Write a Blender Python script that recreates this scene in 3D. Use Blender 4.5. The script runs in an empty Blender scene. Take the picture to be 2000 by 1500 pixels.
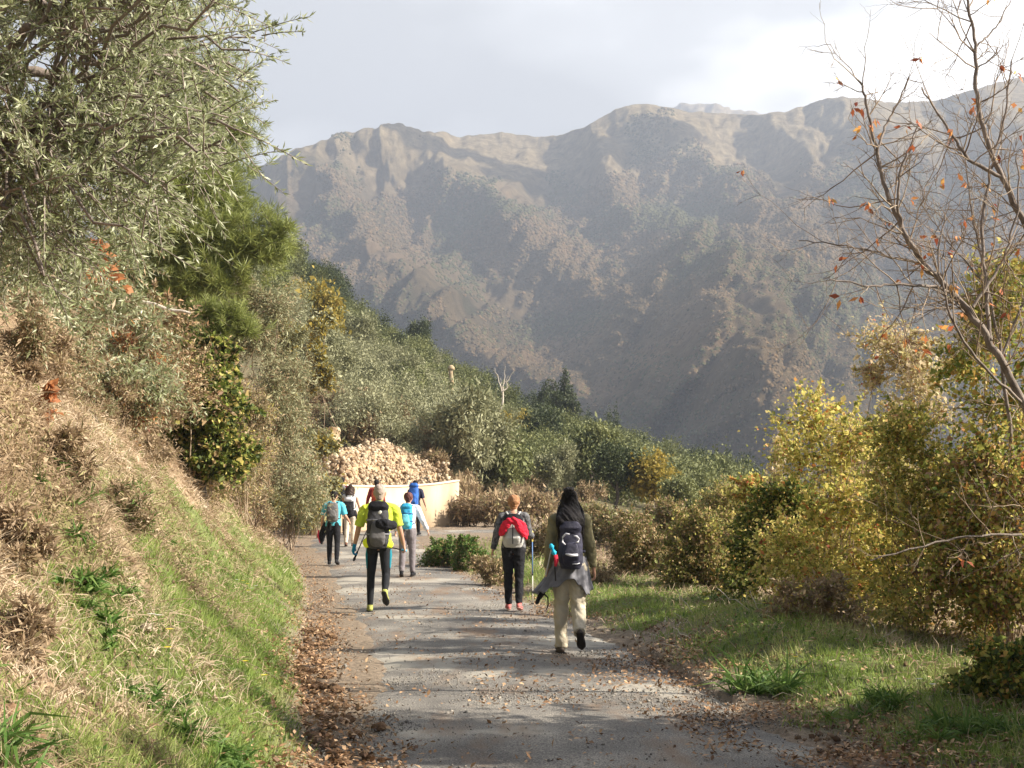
import bpy, math, random
import numpy as np
from mathutils import Vector, Matrix

# ------------------------------------------------------------------ camera, world, sun, exposure
scene = bpy.context.scene
COL = scene.collection
R = math.radians
CAMZ = 1.5
PITCH = math.atan(235 / 2500)
cam_d = bpy.data.cameras.new("camera")
cam_d.sensor_width = 36
cam_d.lens = 36 * 2500 / 2000
cam_d.clip_start = 0.1
cam_d.clip_end = 9000
cam = bpy.data.objects.new("camera", cam_d)
COL.objects.link(cam)
cam.location = (0, 0, CAMZ)
cam.rotation_euler = (R(90) + PITCH, 0, 0)
scene.camera = cam

SUN_EL, SUN_AZ = 32.0, 101.0            # azimuth clockwise from the view direction
SV = Vector((math.cos(R(SUN_EL)) * math.sin(R(SUN_AZ)), math.cos(R(SUN_EL)) * math.cos(R(SUN_AZ)), math.sin(R(SUN_EL))))
sun_d = bpy.data.lights.new("sun", 'SUN')
sun_d.energy = 5.0
sun_d.angle = R(0.5)
sun_d.color = (1.0, 0.91, 0.78)
sun = bpy.data.objects.new("sun", sun_d)
COL.objects.link(sun)
sun.rotation_euler = (-SV).to_track_quat('-Z', 'Y').to_euler()

world = bpy.data.worlds.new("World")
scene.world = world
world.use_nodes = True
nt = world.node_tree
nt.nodes.clear()
def wn(t, **k):
    n = nt.nodes.new(t)
    for a, b in k.items(): setattr(n, a, b)
    return n
wo = wn('ShaderNodeOutputWorld')
sky = wn('ShaderNodeTexSky', sky_type='NISHITA', sun_disc=False, sun_elevation=R(SUN_EL), sun_rotation=R(SUN_AZ))
sky.dust_density = 2.0
bg1 = wn('ShaderNodeBackground'); bg1.inputs[1].default_value = 0.06
nt.links.new(sky.outputs[0], bg1.inputs[0])
# overcast cloud deck with brighter and greyer parts
tc = wn('ShaderNodeTexCoord')
mp = wn('ShaderNodeMapping'); mp.inputs['Scale'].default_value = (2.2, 2.2, 4.5); mp.inputs['Location'].default_value = (1.3, 0.2, 0.35)
nt.links.new(tc.outputs['Generated'], mp.inputs[0])
nz = wn('ShaderNodeTexNoise'); nz.inputs['Scale'].default_value = 1.5; nz.inputs['Detail'].default_value = 7; nz.inputs['Roughness'].default_value = 0.42
nt.links.new(mp.outputs[0], nz.inputs['Vector'])
dt = wn('ShaderNodeVectorMath', operation='DOT_PRODUCT'); dt.inputs[1].default_value = (0.62, 0.6, 0.5)
nt.links.new(tc.outputs['Generated'], dt.inputs[0])
ad = wn('ShaderNodeMath', operation='MULTIPLY_ADD'); ad.inputs[1].default_value = 2.6; ad.inputs[2].default_value = -2.66
nt.links.new(dt.outputs['Value'], ad.inputs[0])
ad2 = wn('ShaderNodeMath', operation='MULTIPLY_ADD'); ad2.inputs[1].default_value = 2.7
nt.links.new(nz.outputs[0], ad2.inputs[0]); nt.links.new(ad.outputs[0], ad2.inputs[2])
cr = wn('ShaderNodeValToRGB')
cr.color_ramp.elements[0].position = 0.25; cr.color_ramp.elements[0].color = (0.34, 0.345, 0.352, 1)
cr.color_ramp.elements[1].position = 0.9; cr.color_ramp.elements[1].color = (1.35, 1.32, 1.28, 1)
e = cr.color_ramp.elements.new(0.5); e.color = (0.48, 0.485, 0.49, 1)
nt.links.new(ad2.outputs[0], cr.inputs[0])
bg2 = wn('ShaderNodeBackground'); bg2.inputs[1].default_value = 1.0
nt.links.new(cr.outputs[0], bg2.inputs[0])
# the deck stands over the mountains ahead; behind the camera the sky is mostly clear
sx = wn('ShaderNodeSeparateXYZ'); nt.links.new(tc.outputs['Generated'], sx.inputs[0])
mr = wn('ShaderNodeMapRange'); mr.inputs['From Min'].default_value = 0.25; mr.inputs['From Max'].default_value = 0.82
mr.inputs['To Min'].default_value = 0.08; mr.inputs['To Max'].default_value = 1.0
nt.links.new(sx.outputs['Y'], mr.inputs['Value'])
mx = wn('ShaderNodeMixShader')
nt.links.new(mr.outputs[0], mx.inputs[0]); nt.links.new(bg1.outputs[0], mx.inputs[1]); nt.links.new(bg2.outputs[0], mx.inputs[2])
nt.links.new(mx.outputs[0], wo.inputs[0])
scene.view_settings.view_transform = 'Standard'
scene.view_settings.look = 'None'
scene.view_settings.exposure = 1.3
scene.view_settings.gamma = 1

rng = np.random.default_rng(7)

# ------------------------------------------------------------------ helpers
def WP(px, py, Y):
    """world point seen at a pixel of the 2000x1500 photograph, at forward distance Y"""
    c, s = math.cos(PITCH), math.sin(PITCH)
    yw = 2500 * c - (750 - py) * s
    zw = 2500 * s + (750 - py) * c
    return np.array([(px - 1000) * Y / yw, Y, CAMZ + zw * Y / yw])

def hash2(ix, iy, s):
    h = (ix.astype(np.int64) * 374761393 + iy.astype(np.int64) * 668265263 + s * 1442695041) & 0xffffffff
    h = ((h ^ (h >> 13)) * 1274126177) & 0xffffffff
    return ((h ^ (h >> 16)) & 0xffffff) / float(0xffffff)
def vn(x, y, s=0):
    x = np.asarray(x, float); y = np.asarray(y, float)
    x0 = np.floor(x); y0 = np.floor(y)
    fx = x - x0; fy = y - y0
    fx = fx * fx * (3 - 2 * fx); fy = fy * fy * (3 - 2 * fy)
    a = hash2(x0, y0, s); b = hash2(x0 + 1, y0, s); c = hash2(x0, y0 + 1, s); d = hash2(x0 + 1, y0 + 1, s)
    return (a * (1 - fx) + b * fx) * (1 - fy) + (c * (1 - fx) + d * fx) * fy
def fbm(x, y, o=4, s=0):
    t = 0; a = 0.5; n = 0
    for i in range(o):
        t = t + a * vn(x * 2 ** i + 13.7 * i, y * 2 ** i + 7.1 * i, s + i); n += a; a *= 0.5
    return t / n                              # 0..1
def sstep(a, b, x):
    t = np.clip((np.asarray(x, float) - a) / (b - a), 0, 1)
    return t * t * (3 - 2 * t)
def nrmz(v):
    return v / np.maximum(np.linalg.norm(v, axis=-1, keepdims=True), 1e-9)

def tag(o, label=None, cat=None, group=None, kind=None):
    if label: o['label'] = label
    if cat: o['category'] = cat
    if group: o['group'] = group
    if kind: o['kind'] = kind
    return o
def link(name, me, mat=None, parent=None):
    o = bpy.data.objects.new(name, me); COL.objects.link(o)
    if mat is not None:
        me.materials.clear(); me.materials.append(mat)
    if parent is not None: o.parent = parent
    return o
def empty(name, loc=(0, 0, 0), rz=0, sc=1):
    o = bpy.data.objects.new(name, None); COL.objects.link(o)
    o.location = loc; o.rotation_euler = (0, 0, rz); o.scale = (sc, sc, sc)
    o.empty_display_size = 0.2
    return o
def mesh(name, V, Q, smooth=False):
    """numpy mesh: V (n,3), Q (m,4) quads or (m,3) triangles"""
    V = np.ascontiguousarray(V, dtype=np.float32); Q = np.ascontiguousarray(Q, dtype=np.int32)
    k = Q.shape[1]
    me = bpy.data.meshes.new(name)
    me.vertices.add(len(V)); me.vertices.foreach_set('co', V.ravel())
    me.loops.add(Q.size); me.loops.foreach_set('vertex_index', Q.ravel())
    me.polygons.add(len(Q))
    me.polygons.foreach_set('loop_start', np.arange(0, Q.size, k, dtype=np.int32))
    me.polygons.foreach_set('loop_total', np.full(len(Q), k, dtype=np.int32))
    if smooth: me.polygons.foreach_set('use_smooth', np.ones(len(Q), dtype=bool))
    me.update(calc_edges=True)
    return me
class G:
    """collects quads"""
    def __init__(s): s.V = []; s.Q = []; s.n = 0
    def add(s, V, Q):
        s.V.append(np.asarray(V, float)); s.Q.append(np.asarray(Q, int) + s.n); s.n += len(V)
        return s
    def arrays(s): return np.concatenate(s.V), np.concatenate(s.Q)
    def build(s, name, mat, parent=None, smooth=False):
        V, Q = s.arrays()
        return link(name, mesh(name, V, Q, smooth), mat, parent)

def frames(P, xa=None):
    P = np.asarray(P, float)
    T = nrmz(np.gradient(P, axis=0))
    out = []
    x = np.array(xa if xa is not None else (1, 0, 0), float)
    if xa is None and abs(T[0] @ x) > 0.9: x = np.array((0, 1., 0))
    for t in T:
        xx = x - t * (x @ t)
        if np.linalg.norm(xx) < 1e-4: xx = np.cross(t, (0.3, 0.5, 0.8))
        xx = xx / np.linalg.norm(xx)
        out.append((xx, np.cross(t, xx)))
        if xa is None: x = xx
    return T, out
def loft(P, rx, ry=None, xa=None, n=12, caps=True, sq=1.0, rnd=False):
    """sweep of (super)elliptical rings; returns V, Q (ends closed with degenerate quads)"""
    P = np.asarray(P, float); m = len(P)
    rx = np.broadcast_to(np.asarray(rx, float), (m,)).copy()
    ry = rx.copy() if ry is None else np.broadcast_to(np.asarray(ry, float), (m,)).copy()
    if rnd:
        t0 = nrmz(P[0] - P[1]); t1 = nrmz(P[-1] - P[-2]); r0 = (rx[0] + ry[0]) / 2; r1 = (rx[-1] + ry[-1]) / 2
        A = [(0.95, 0.3), (0.75, 0.66), (0.4, 0.92)]
        P = np.concatenate([[P[0] + t0 * r0 * a for a, b in A], P, [P[-1] + t1 * r1 * a for a, b in A[::-1]]])
        rx = np.concatenate([[rx[0] * b for a, b in A], rx, [rx[-1] * b for a, b in A[::-1]]])
        ry = np.concatenate([[ry[0] * b for a, b in A], ry, [ry[-1] * b for a, b in A[::-1]]])
        m = len(P)
    T, F = frames(P, xa)
    a = np.linspace(0, 2 * np.pi, n, endpoint=False)
    ca = np.sign(np.cos(a)) * np.abs(np.cos(a)) ** sq; sa = np.sign(np.sin(a)) * np.abs(np.sin(a)) ** sq
    V = np.concatenate([P[i] + np.outer(ca * rx[i], F[i][0]) + np.outer(sa * ry[i], F[i][1]) for i in range(m)])
    i0 = np.arange(n); i1 = (i0 + 1) % n
    Q = np.concatenate([np.stack([i0, i1, i1 + n, i0 + n], 1) + k * n for k in range(m - 1)])
    if caps:
        V = np.concatenate([V, [P[0]], [P[-1]]]); c0 = m * n; c1 = c0 + 1
        e = (m - 1) * n
        j = np.arange(0, n, 2)
        Q = np.concatenate([Q, np.stack([np.full(len(j), c0), (j + 2) % n, j + 1, j], 1),
                            np.stack([np.full(len(j), c1), e + j, e + j + 1, e + (j + 2) % n], 1)])
    return V, Q
def tube(P, r0, r1, n=5):
    return loft(P, np.linspace(r0, r1, len(P)), n=n, caps=False)
def wiggle(a, b, k, amp, rg=rng, sag=0.0):
    t = np.linspace(0, 1, k)[:, None]
    P = np.asarray(a) * (1 - t) + np.asarray(b) * t
    L = np.linalg.norm(np.asarray(b) - np.asarray(a))
    off = rg.normal(0, amp * L, (k, 3)); off[0] = 0; off[-1] = 0
    P = P + off; P[:, 2] += sag * L * 4 * (t[:, 0] * (1 - t[:, 0]))
    return P

def leaves(pos, d, nr, L, Wd):
    """one folded rhombus quad per leaf"""
    pos = np.asarray(pos); N = len(pos)
    d = nrmz(d); s = nrmz(np.cross(d, nr)); u = np.cross(s, d)
    L = np.broadcast_to(L, (N,))[:, None]; Wd = np.broadcast_to(Wd, (N,))[:, None]
    mid = pos + d * L * 0.45
    V = np.stack([pos, mid + s * Wd * 0.5 + u * Wd * 0.12, pos + d * L - u * L * 0.08, mid - s * Wd * 0.5 + u * Wd * 0.12], 1).reshape(-1, 3)
    return V, np.arange(4 * N).reshape(N, 4)
def blades(pos, d, L, Wd, bend=0.35, rg=rng):
    """two-quad tapering blades, drooping sideways"""
    N = len(pos); d = nrmz(d)
    L = np.broadcast_to(L, (N,))[:, None]; Wd = np.broadcast_to(Wd, (N,))[:, None]
    side = nrmz(np.cross(d, rg.normal(0, 1, (N, 3))))
    b = nrmz(np.cross(side, d)) * (rg.uniform(-1, 1, (N, 1)) * bend)
    m = pos + (d + b * 0.3) * L * 0.55; t = pos + nrmz(d + b * 1.2 - np.array([0, 0, bend * 0.4])) * L
    V = np.stack([pos - side * Wd / 2, pos + side * Wd / 2, m - side * Wd * 0.36, m + side * Wd * 0.36, t - side * Wd * 0.06, t + side * Wd * 0.06], 1).reshape(-1, 3)
    k = np.arange(N)[:, None] * 6
    Q = np.concatenate([k + np.array([0, 1, 3, 2]), k + np.array([2, 3, 5, 4])])
    return V, Q
def rdir(n, rg=rng): return nrmz(rg.normal(0, 1, (n, 3)))

# ------------------------------------------------------------------ materials
MATS = {}
def newmat(name):
    m = bpy.data.materials.new(name); m.use_nodes = True
    m.node_tree.nodes.clear(); MATS[name] = m
    return m, m.node_tree
def ramp(t, stops):
    c = t.nodes.new('ShaderNodeValToRGB'); el = c.color_ramp.elements
    while len(el) > 2: el.remove(el[-1])
    for i, (p, col) in enumerate(stops):
        e = el[i] if i < 2 else el.new(p)
        e.position = p; e.color = (*col, 1)
    return c
def leaf_mat(name, cols, trans=0.35, rough=0.6, spec=0.3, coarse=0.0):
    """per-leaf colour picked at random from the ramp"""
    m, t = newmat(name); N = t.nodes.new; Lk = t.links.new
    o = N('ShaderNodeOutputMaterial'); g = N('ShaderNodeNewGeometry')
    c = ramp(t, [(i / max(1, len(cols) - 1), q) for i, q in enumerate(cols)])
    v = g.outputs['Random Per Island']
    if coarse:
        tcx = N('ShaderNodeTexCoord'); nn = N('ShaderNodeTexNoise'); nn.inputs['Scale'].default_value = coarse; nn.inputs['Detail'].default_value = 2
        Lk(tcx.outputs['Object'], nn.inputs['Vector'])
        a = N('ShaderNodeMath'); a.operation = 'MULTIPLY_ADD'; a.inputs[1].default_value = 2.2; a.inputs[2].default_value = -0.85; Lk(nn.outputs[0], a.inputs[0])
        b = N('ShaderNodeMath'); b.operation = 'MULTIPLY_ADD'; b.inputs[1].default_value = 0.5; Lk(v, b.inputs[0]); Lk(a.outputs[0], b.inputs[2]); v = b.outputs[0]
    Lk(v, c.inputs[0])
    p = N('ShaderNodeBsdfPrincipled'); p.inputs['Roughness'].default_value = rough
    p.inputs['Specular IOR Level'].default_value = spec
    Lk(c.outputs[0], p.inputs['Base Color'])
    if trans:
        tr = N('ShaderNodeBsdfTranslucent'); Lk(c.outputs[0], tr.inputs[0])
        x = N('ShaderNodeMixShader'); x.inputs[0].default_value = trans
        Lk(p.outputs[0], x.inputs[1]); Lk(tr.outputs[0], x.inputs[2]); Lk(x.outputs[0], o.inputs[0])
    else: Lk(p.outputs[0], o.inputs[0])
    return m
def solid(name, cols, scale=8.0, rough=0.85, bump=0.0, bscale=60.0, spec=0.25, det=5, obj=True, stretch=None):
    m, t = newmat(name); N = t.nodes.new; Lk = t.links.new
    o = N('ShaderNodeOutputMaterial'); p = N('ShaderNodeBsdfPrincipled'); tcx = N('ShaderNodeTexCoord')
    src = tcx.outputs['Object']
    if stretch:
        mpp = N('ShaderNodeMapping'); mpp.inputs['Scale'].default_value = stretch; Lk(src, mpp.inputs[0]); src = mpp.outputs[0]
    nn = N('ShaderNodeTexNoise'); nn.inputs['Scale'].default_value = scale; nn.inputs['Detail'].default_value = det
    Lk(src, nn.inputs['Vector'])
    k = len(cols); c = ramp(t, [(0.3 + 0.4 * i / max(1, k - 1), q) for i, q in enumerate(cols)] if k > 1 else [(0, cols[0]), (1, cols[0])])
    Lk(nn.outputs[0], c.inputs[0]); Lk(c.outputs[0], p.inputs['Base Color'])
    p.inputs['Roughness'].default_value = rough; p.inputs['Specular IOR Level'].default_value = spec
    if bump:
        n2 = N('ShaderNodeTexNoise'); n2.inputs['Scale'].default_value = bscale; n2.inputs['Detail'].default_value = 4; Lk(src, n2.inputs['Vector'])
        b = N('ShaderNodeBump'); b.inputs['Strength'].default_value = bump; b.inputs['Distance'].default_value = 0.02
        Lk(n2.outputs[0], b.inputs['Height']); Lk(b.outputs[0], p.inputs['Normal'])
    Lk(p.outputs[0], o.inputs[0])
    return m
M = {}
M['bark'] = solid('bark', [(0.07, 0.055, 0.045), (0.2, 0.17, 0.14)], 14, 0.9, 0.6, 40, stretch=(1, 1, 0.25))
M['palebark'] = solid('pale_bark', [(0.13, 0.105, 0.09), (0.28, 0.235, 0.20)], 12, 0.85, 0.4, 50)
M['deadwood'] = solid('dead_wood', [(0.42, 0.37, 0.3), (0.6, 0.54, 0.46)], 10, 0.8, 0.4, 50)
M['twig'] = leaf_mat('twig', [(0.13, 0.09, 0.06), (0.25, 0.18, 0.12), (0.34, 0.27, 0.19)], trans=0)
M['olive'] = leaf_mat('olive_leaf', [(0.154, 0.182, 0.072), (0.253, 0.286, 0.132), (0.374, 0.407, 0.220), (0.616, 0.638, 0.473)], trans=0.4, rough=0.45, spec=0.5)
M['pine'] = leaf_mat('pine_needle', [(0.13, 0.16, 0.045), (0.23, 0.27, 0.07), (0.36, 0.39, 0.13)], trans=0.3, rough=0.5)
M['oak'] = leaf_mat('oak_leaf', [(0.092, 0.109, 0.040), (0.167, 0.184, 0.069), (0.253, 0.259, 0.103)], trans=0.2, coarse=0.6)
M['darkever'] = leaf_mat('dark_evergreen_leaf', [(0.035, 0.052, 0.022), (0.07, 0.09, 0.036), (0.105, 0.125, 0.05)], trans=0.15)
M['farolive'] = leaf_mat('far_olive_leaf', [(0.184, 0.190, 0.098), (0.287, 0.287, 0.161), (0.402, 0.402, 0.253)], trans=0.2, coarse=0.5)
M['yellowleaf'] = leaf_mat('yellow_leaf', [(0.16, 0.15, 0.03), (0.33, 0.26, 0.05), (0.48, 0.36, 0.08)], trans=0.35)
M['drybrush'] = leaf_mat('dry_brush_leaf', [(0.203, 0.142, 0.088), (0.351, 0.250, 0.149), (0.459, 0.351, 0.216), (0.297, 0.270, 0.121)], trans=0.25)
M['hazel'] = leaf_mat('hazel_leaf', [(0.179, 0.207, 0.048), (0.359, 0.373, 0.083), (0.607, 0.552, 0.152), (0.800, 0.690, 0.235), (0.552, 0.386, 0.179)], trans=0.5)
M['vine'] = leaf_mat('vine_leaf', [(0.120, 0.180, 0.037), (0.256, 0.316, 0.067), (0.540, 0.480, 0.120), (0.540, 0.270, 0.090)], trans=0.35)
M['pinkleaf'] = leaf_mat('faded_autumn_leaf', [(0.42, 0.33, 0.2), (0.62, 0.5, 0.34), (0.58, 0.52, 0.24), (0.34, 0.31, 0.13)], trans=0.4)
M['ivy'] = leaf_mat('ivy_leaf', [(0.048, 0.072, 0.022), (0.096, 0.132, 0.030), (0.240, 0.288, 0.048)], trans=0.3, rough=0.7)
M['bramble'] = leaf_mat('bramble_leaf', [(0.112, 0.140, 0.035), (0.210, 0.238, 0.063), (0.336, 0.238, 0.112), (0.448, 0.308, 0.168)], trans=0.3)
M['weed'] = leaf_mat('weed_leaf', [(0.06, 0.13, 0.025), (0.11, 0.2, 0.04), (0.2, 0.28, 0.08)], trans=0.35)
M['grass'] = leaf_mat('grass_blade', [(0.11, 0.17, 0.03), (0.2, 0.29, 0.055), (0.3, 0.37, 0.1), (0.44, 0.42, 0.2)], trans=0.4, coarse=1.1)
M['straw'] = leaf_mat('straw', [(0.19, 0.125, 0.075), (0.33, 0.24, 0.15), (0.48, 0.37, 0.25), (0.66, 0.56, 0.42)], trans=0.2, coarse=0.9)
M['litter'] = leaf_mat('leaf_litter', [(0.1, 0.055, 0.03), (0.22, 0.12, 0.06), (0.38, 0.23, 0.12), (0.5, 0.34, 0.2)], trans=0.1)
M['orange'] = leaf_mat('orange_leaf', [(0.36, 0.12, 0.05), (0.5, 0.22, 0.09), (0.52, 0.3, 0.16)], trans=0.45)
M['rust'] = leaf_mat('rust_leaf', [(0.2, 0.05, 0.03), (0.5, 0.15, 0.06), (0.65, 0.3, 0.1), (0.75, 0.45, 0.14)], trans=0.35)
M['stone'] = leaf_mat('pale_stone', [(0.16, 0.11, 0.07), (0.3, 0.22, 0.14), (0.42, 0.33, 0.22), (0.54, 0.45, 0.33)], trans=0, rough=0.9, spec=0.15)
M['gravel'] = leaf_mat('gravel_chip', [(0.115, 0.104, 0.094), (0.216, 0.202, 0.180), (0.360, 0.324, 0.274)], trans=0, rough=0.9, spec=0.2)
M['flower'] = leaf_mat('yellow_petal', [(0.75, 0.6, 0.03), (0.8, 0.68, 0.06)], trans=0.3)
M['daisy'] = leaf_mat('white_petal', [(0.7, 0.68, 0.6), (0.8, 0.8, 0.72)], trans=0.3)
def remesh(g, voxel, name, mat, parent, smooth=4, wr=0.0, seed=0, wsc=22):
    V, Q = g.arrays(); me = mesh(name, V, Q)
    o = bpy.data.objects.new('tmp', me); COL.objects.link(o)
    r = o.modifiers.new('r', 'REMESH'); r.mode = 'VOXEL'; r.voxel_size = voxel; r.use_smooth_shade = True
    s = o.modifiers.new('s', 'SMOOTH'); s.factor = 0.5; s.iterations = smooth
    dg = bpy.context.evaluated_depsgraph_get(); m2 = bpy.data.meshes.new_from_object(o.evaluated_get(dg)); bpy.data.objects.remove(o)
    if wr:
        n = len(m2.vertices); c_ = np.empty(n * 3, np.float32); m2.vertices.foreach_get('co', c_); c_ = c_.reshape(-1, 3)
        nr = np.empty(n * 3, np.float32); m2.vertices.foreach_get('normal', nr); nr = nr.reshape(-1, 3)
        f_ = fbm(c_[:, 0] * wsc + c_[:, 2] * wsc * 0.8 + seed, c_[:, 2] * wsc * 0.9 - c_[:, 1] * wsc, 3, 7 + seed) - 0.5
        m2.vertices.foreach_set('co', (c_ + nr * (f_ * wr * 2)[:, None]).astype(np.float32).ravel()); m2.update()
    m2.polygons.foreach_set('use_smooth', np.ones(len(m2.polygons), dtype=bool))
    m2.name = name; return link(name, m2, mat, parent)
# ------------------------------------------------------------------ the land near the camera
RC = np.array([(1.15, -9), (1.1, -3), (0.95, 3), (0.62, 7.3), (0.3, 10), (0.0, 12.7), (-0.35, 15), (-0.76, 17.4), (-1.4, 21), (-2.1, 25), (-2.75, 28.5),
               (-3.4, 32), (-4.1, 36), (-4.5, 39.5), (-3.9, 42.5), (-2.0, 44.2), (1, 45.2), (8, 46.5), (16, 49), (24, 53)], float)
def smooth_poly(P, k):
    t = np.arange(len(P)); tt = np.linspace(0, len(P) - 1, k)
    Q = np.stack([np.interp(tt, t, P[:, i]) for i in range(2)], 1)
    for _ in range(12): Q[1:-1] = (Q[:-2] + Q[1:-1] * 2 + Q[2:]) / 4
    return Q
RL = smooth_poly(RC, 380)
RN = np.gradient(RL, axis=0); RN = np.stack([-RN[:, 1], RN[:, 0]], 1); RN /= np.linalg.norm(RN, axis=1, keepdims=True)   # points left
RHW = np.interp(np.arange(380), [0, 200, 250, 290, 379], [1.48, 1.48, 1.75, 2.0, 1.7])
XLt = np.array([(-10, -2.2), (0, -1.5), (4, -1.05), (7.3, -1.1), (10, -1.6), (12.7, -2.1), (17.4, -2.75), (21, -3.3), (25, -4.0), (30, -5.0), (37, -6.6), (42, -8.0), (50, -9.5), (80, -12)])
XRt = np.array([(-10, 2.4), (0, 2.4), (7.3, 1.95), (12.7, 1.3), (17.4, 0.65), (25, -0.7), (32, -1.9), (36, -2.0), (40, 0), (43, 20), (80, 30)])
def xl(y): return np.interp(y, XLt[:, 0], XLt[:, 1])
def xr(y): return np.interp(y, XRt[:, 0], XRt[:, 1])
def zroad(y): return np.interp(y, [-10, 20, 25, 30, 36, 42, 50, 60], [0, 0, 0.05, 0.14, 0.38, 0.55, 0.62, 0.7])
PXT = np.array([-900, -300, 0, 300, 500, 600, 700, 860, 905, 960, 1100, 1200, 1400, 1600, 1800, 2200, 3200], float)
ZA = np.array([10, 9, 8.2, 7.0, 6.2, 5.2, 4.6, 3.4, 2.0, 1.0, 0.9, 0.8, 0.5, -0.2, -2, -7, -18])
PB = np.array([(-900, 480), (0, 470), (300, 480), (560, 520), (640, 580), (700, 655), (800, 705), (900, 765), (1000, 815), (1100, 850), (1200, 895), (1280, 925), (1420, 962), (1500, 1000), (1700, 1090), (2200, 1250), (3200, 1500)], float)
def H(x, y, fine=True):
    x = np.asarray(x, float); y = np.asarray(y, float)
    x, y = np.broadcast_arrays(x, y)
    zr = zroad(y)
    # left cut bank
    d = xl(y) - x
    n1 = (fbm(x * 0.8, y * 0.8, 4, 3) - 0.5)
    dd = np.maximum(d + n1 * 0.3 * sstep(0, 1.2, d), 0)
    bank = np.where(dd < 1, dd * 0.75, np.where(dd < 3.6, 0.75 + (dd - 1) * 1.45, 4.52 + (dd - 3.6) * np.interp(y, [8, 12, 20, 30], [0.8, 0.7, 0.45, 0.34])))
    bank = bank + (fbm(x * 1.9, y * 1.9, 4, 9) - 0.5) * 0.5 * sstep(0.2, 1.4, d)
    # right verge, then falling to the valley
    e = x - xr(y)
    hump = 0.30 * np.exp(-((x - 2.5) / 1.0) ** 2 - ((y - 12.6) / 2.3) ** 2) + 0.14 * sstep(0.2, 1.2, e)
    fall0 = np.interp(y, [0, 12, 22, 40, 55], [5.0, 5.0, 9, 14, 22])
    right = hump + (fbm(x * 1.7, y * 1.7, 4, 21) - 0.5) * 0.16 * sstep(0.1, 1.2, e) - 0.55 * np.maximum(e - fall0, 0)
    near = zr + np.where(d > 0, bank, 0) + np.where(e > 0, right, 0)
    # far spur: interpolated between a foot line at 54 m and a crest line at 150 m
    yy = np.maximum(y, 1.0)
    px = 1000 + 2500 * x / yy
    za = np.interp(px, PXT, ZA)
    pb = np.interp(px, PB[:, 0], PB[:, 1])
    zb = CAMZ + (985 - pb) / 2500 * 150
    t = np.clip((yy - 54) / 96, 0, 1)
    far = za + (zb - za) * t + (fbm(x * 0.09, y * 0.09, 4, 5) - 0.5) * 5 * sstep(0.02, 0.4, t)
    far = far - np.maximum(yy - 150, 0) * 0.55
    far = np.maximum(far, -70 + (fbm(x * 0.01, y * 0.01, 3, 6) - 0.5) * 30)
    w = sstep(51.6, 57, y)
    z = near * (1 - w) + far * w
    if fine:
        lx = np.minimum(np.abs(d), 3) 
        inroad = (d < 0) & (e < 0) & (y < 43)
        z = z + np.where(inroad, 0, (fbm(x * 6, y * 6, 3, 31) - 0.5) * 0.12 * (y < 60))
    return z
def road_dist(x, y):
    x = np.atleast_1d(x); y = np.atleast_1d(y); out = np.empty(len(x))
    for i in range(0, len(x), 20000):
        a = np.stack([x[i:i + 20000], y[i:i + 20000]], 1)
        out[i:i + 20000] = np.sqrt(((a[:, None, :] - RL[None, ::3, :]) ** 2).sum(2)).min(1)
    return out

# ground sheet: rows of growing distance, reaching the foot of the mountains
Yr = np.concatenate([np.linspace(-8, 5, 30)[:-1], 5 + (np.linspace(0, 1, 330) ** 1.6) * 60, np.geomspace(66, 190, 90), np.geomspace(195, 1000, 30)])
Ur = np.concatenate([np.linspace(-1.6, -0.5, 60)[:-1], np.linspace(-0.5, 0.45, 520), np.linspace(0.45, 1.6, 60)[1:]])
UU, YY = np.meshgrid(Ur, Yr)
XX = UU * (YY + 12) * 0.75
ZZ = H(XX, YY)
rd = road_dist(XX.ravel(), YY.ravel()).reshape(XX.shape)
ZZ = ZZ - 0.05 * (1 - sstep(1.05, 1.35, rd))
nr_, nc_ = XX.shape
idx = np.arange(nr_ * nc_).reshape(nr_, nc_)
Qg = np.stack([idx[:-1, :-1], idx[:-1, 1:], idx[1:, 1:], idx[1:, :-1]], -1).reshape(-1, 4)
gm = mesh('ground', np.stack([XX, YY, ZZ], -1).reshape(-1, 3), Qg, True)
def greenness(x, y):
    """how much green grass grows here, 0..1"""
    d = xl(y) - x; e = x - xr(y)
    n = fbm(x * 1.1, y * 0.9, 3, 44)
    lim = np.interp(y, [4, 5, 6, 8, 9, 13, 18, 30], [0.1, 0.25, 0.5, 0.95, 1.25, 1.5, 1.1, 0.5])
    gl = sstep(-0.05, 0.3, d) * (1 - sstep(0, 0.7, d - lim + (n - 0.5) * 1.6)) * (1 - sstep(24, 34, y)) * sstep(0.22, 0.42, n + 0.08) 
    gr = sstep(0.15, 0.8, e + (n - 0.5) * 1.3) * (1 - sstep(1.9, 3.2, e + (n - 0.5) * 2)) * (1 - sstep(24, 38, y))
    return np.clip(gl + gr, 0, 1)
dL = xl(YY) - XX; eR = XX - xr(YY)
gg = greenness(XX, YY)
soil = np.array((0.17, 0.115, 0.07)); straw_c = np.array((0.29, 0.21, 0.135)); green_c = np.array((0.13, 0.165, 0.055)); dirt = np.array((0.24, 0.19, 0.14)); hillc = np.array((0.13, 0.115, 0.065)); clay = np.array((0.42, 0.31, 0.2))
def mixc(a, b, w): return a * (1 - w[..., None]) + b * w[..., None]
c = np.broadcast_to(dirt, XX.shape + (3,)).copy()
n2 = fbm(XX * 1.5, YY * 1.5, 4, 60)
c = mixc(c, straw_c, sstep(0.3, 1.0, dL)); c = mixc(c, soil, sstep(0.52, 0.62, n2) * sstep(0.2, 0.8, np.maximum(dL, eR)) * 0.6)
c = mixc(c, straw_c * 0.7, sstep(0.8, 2.0, eR) * (YY < 60)); c = mixc(c, green_c, gg * 0.85)
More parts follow.
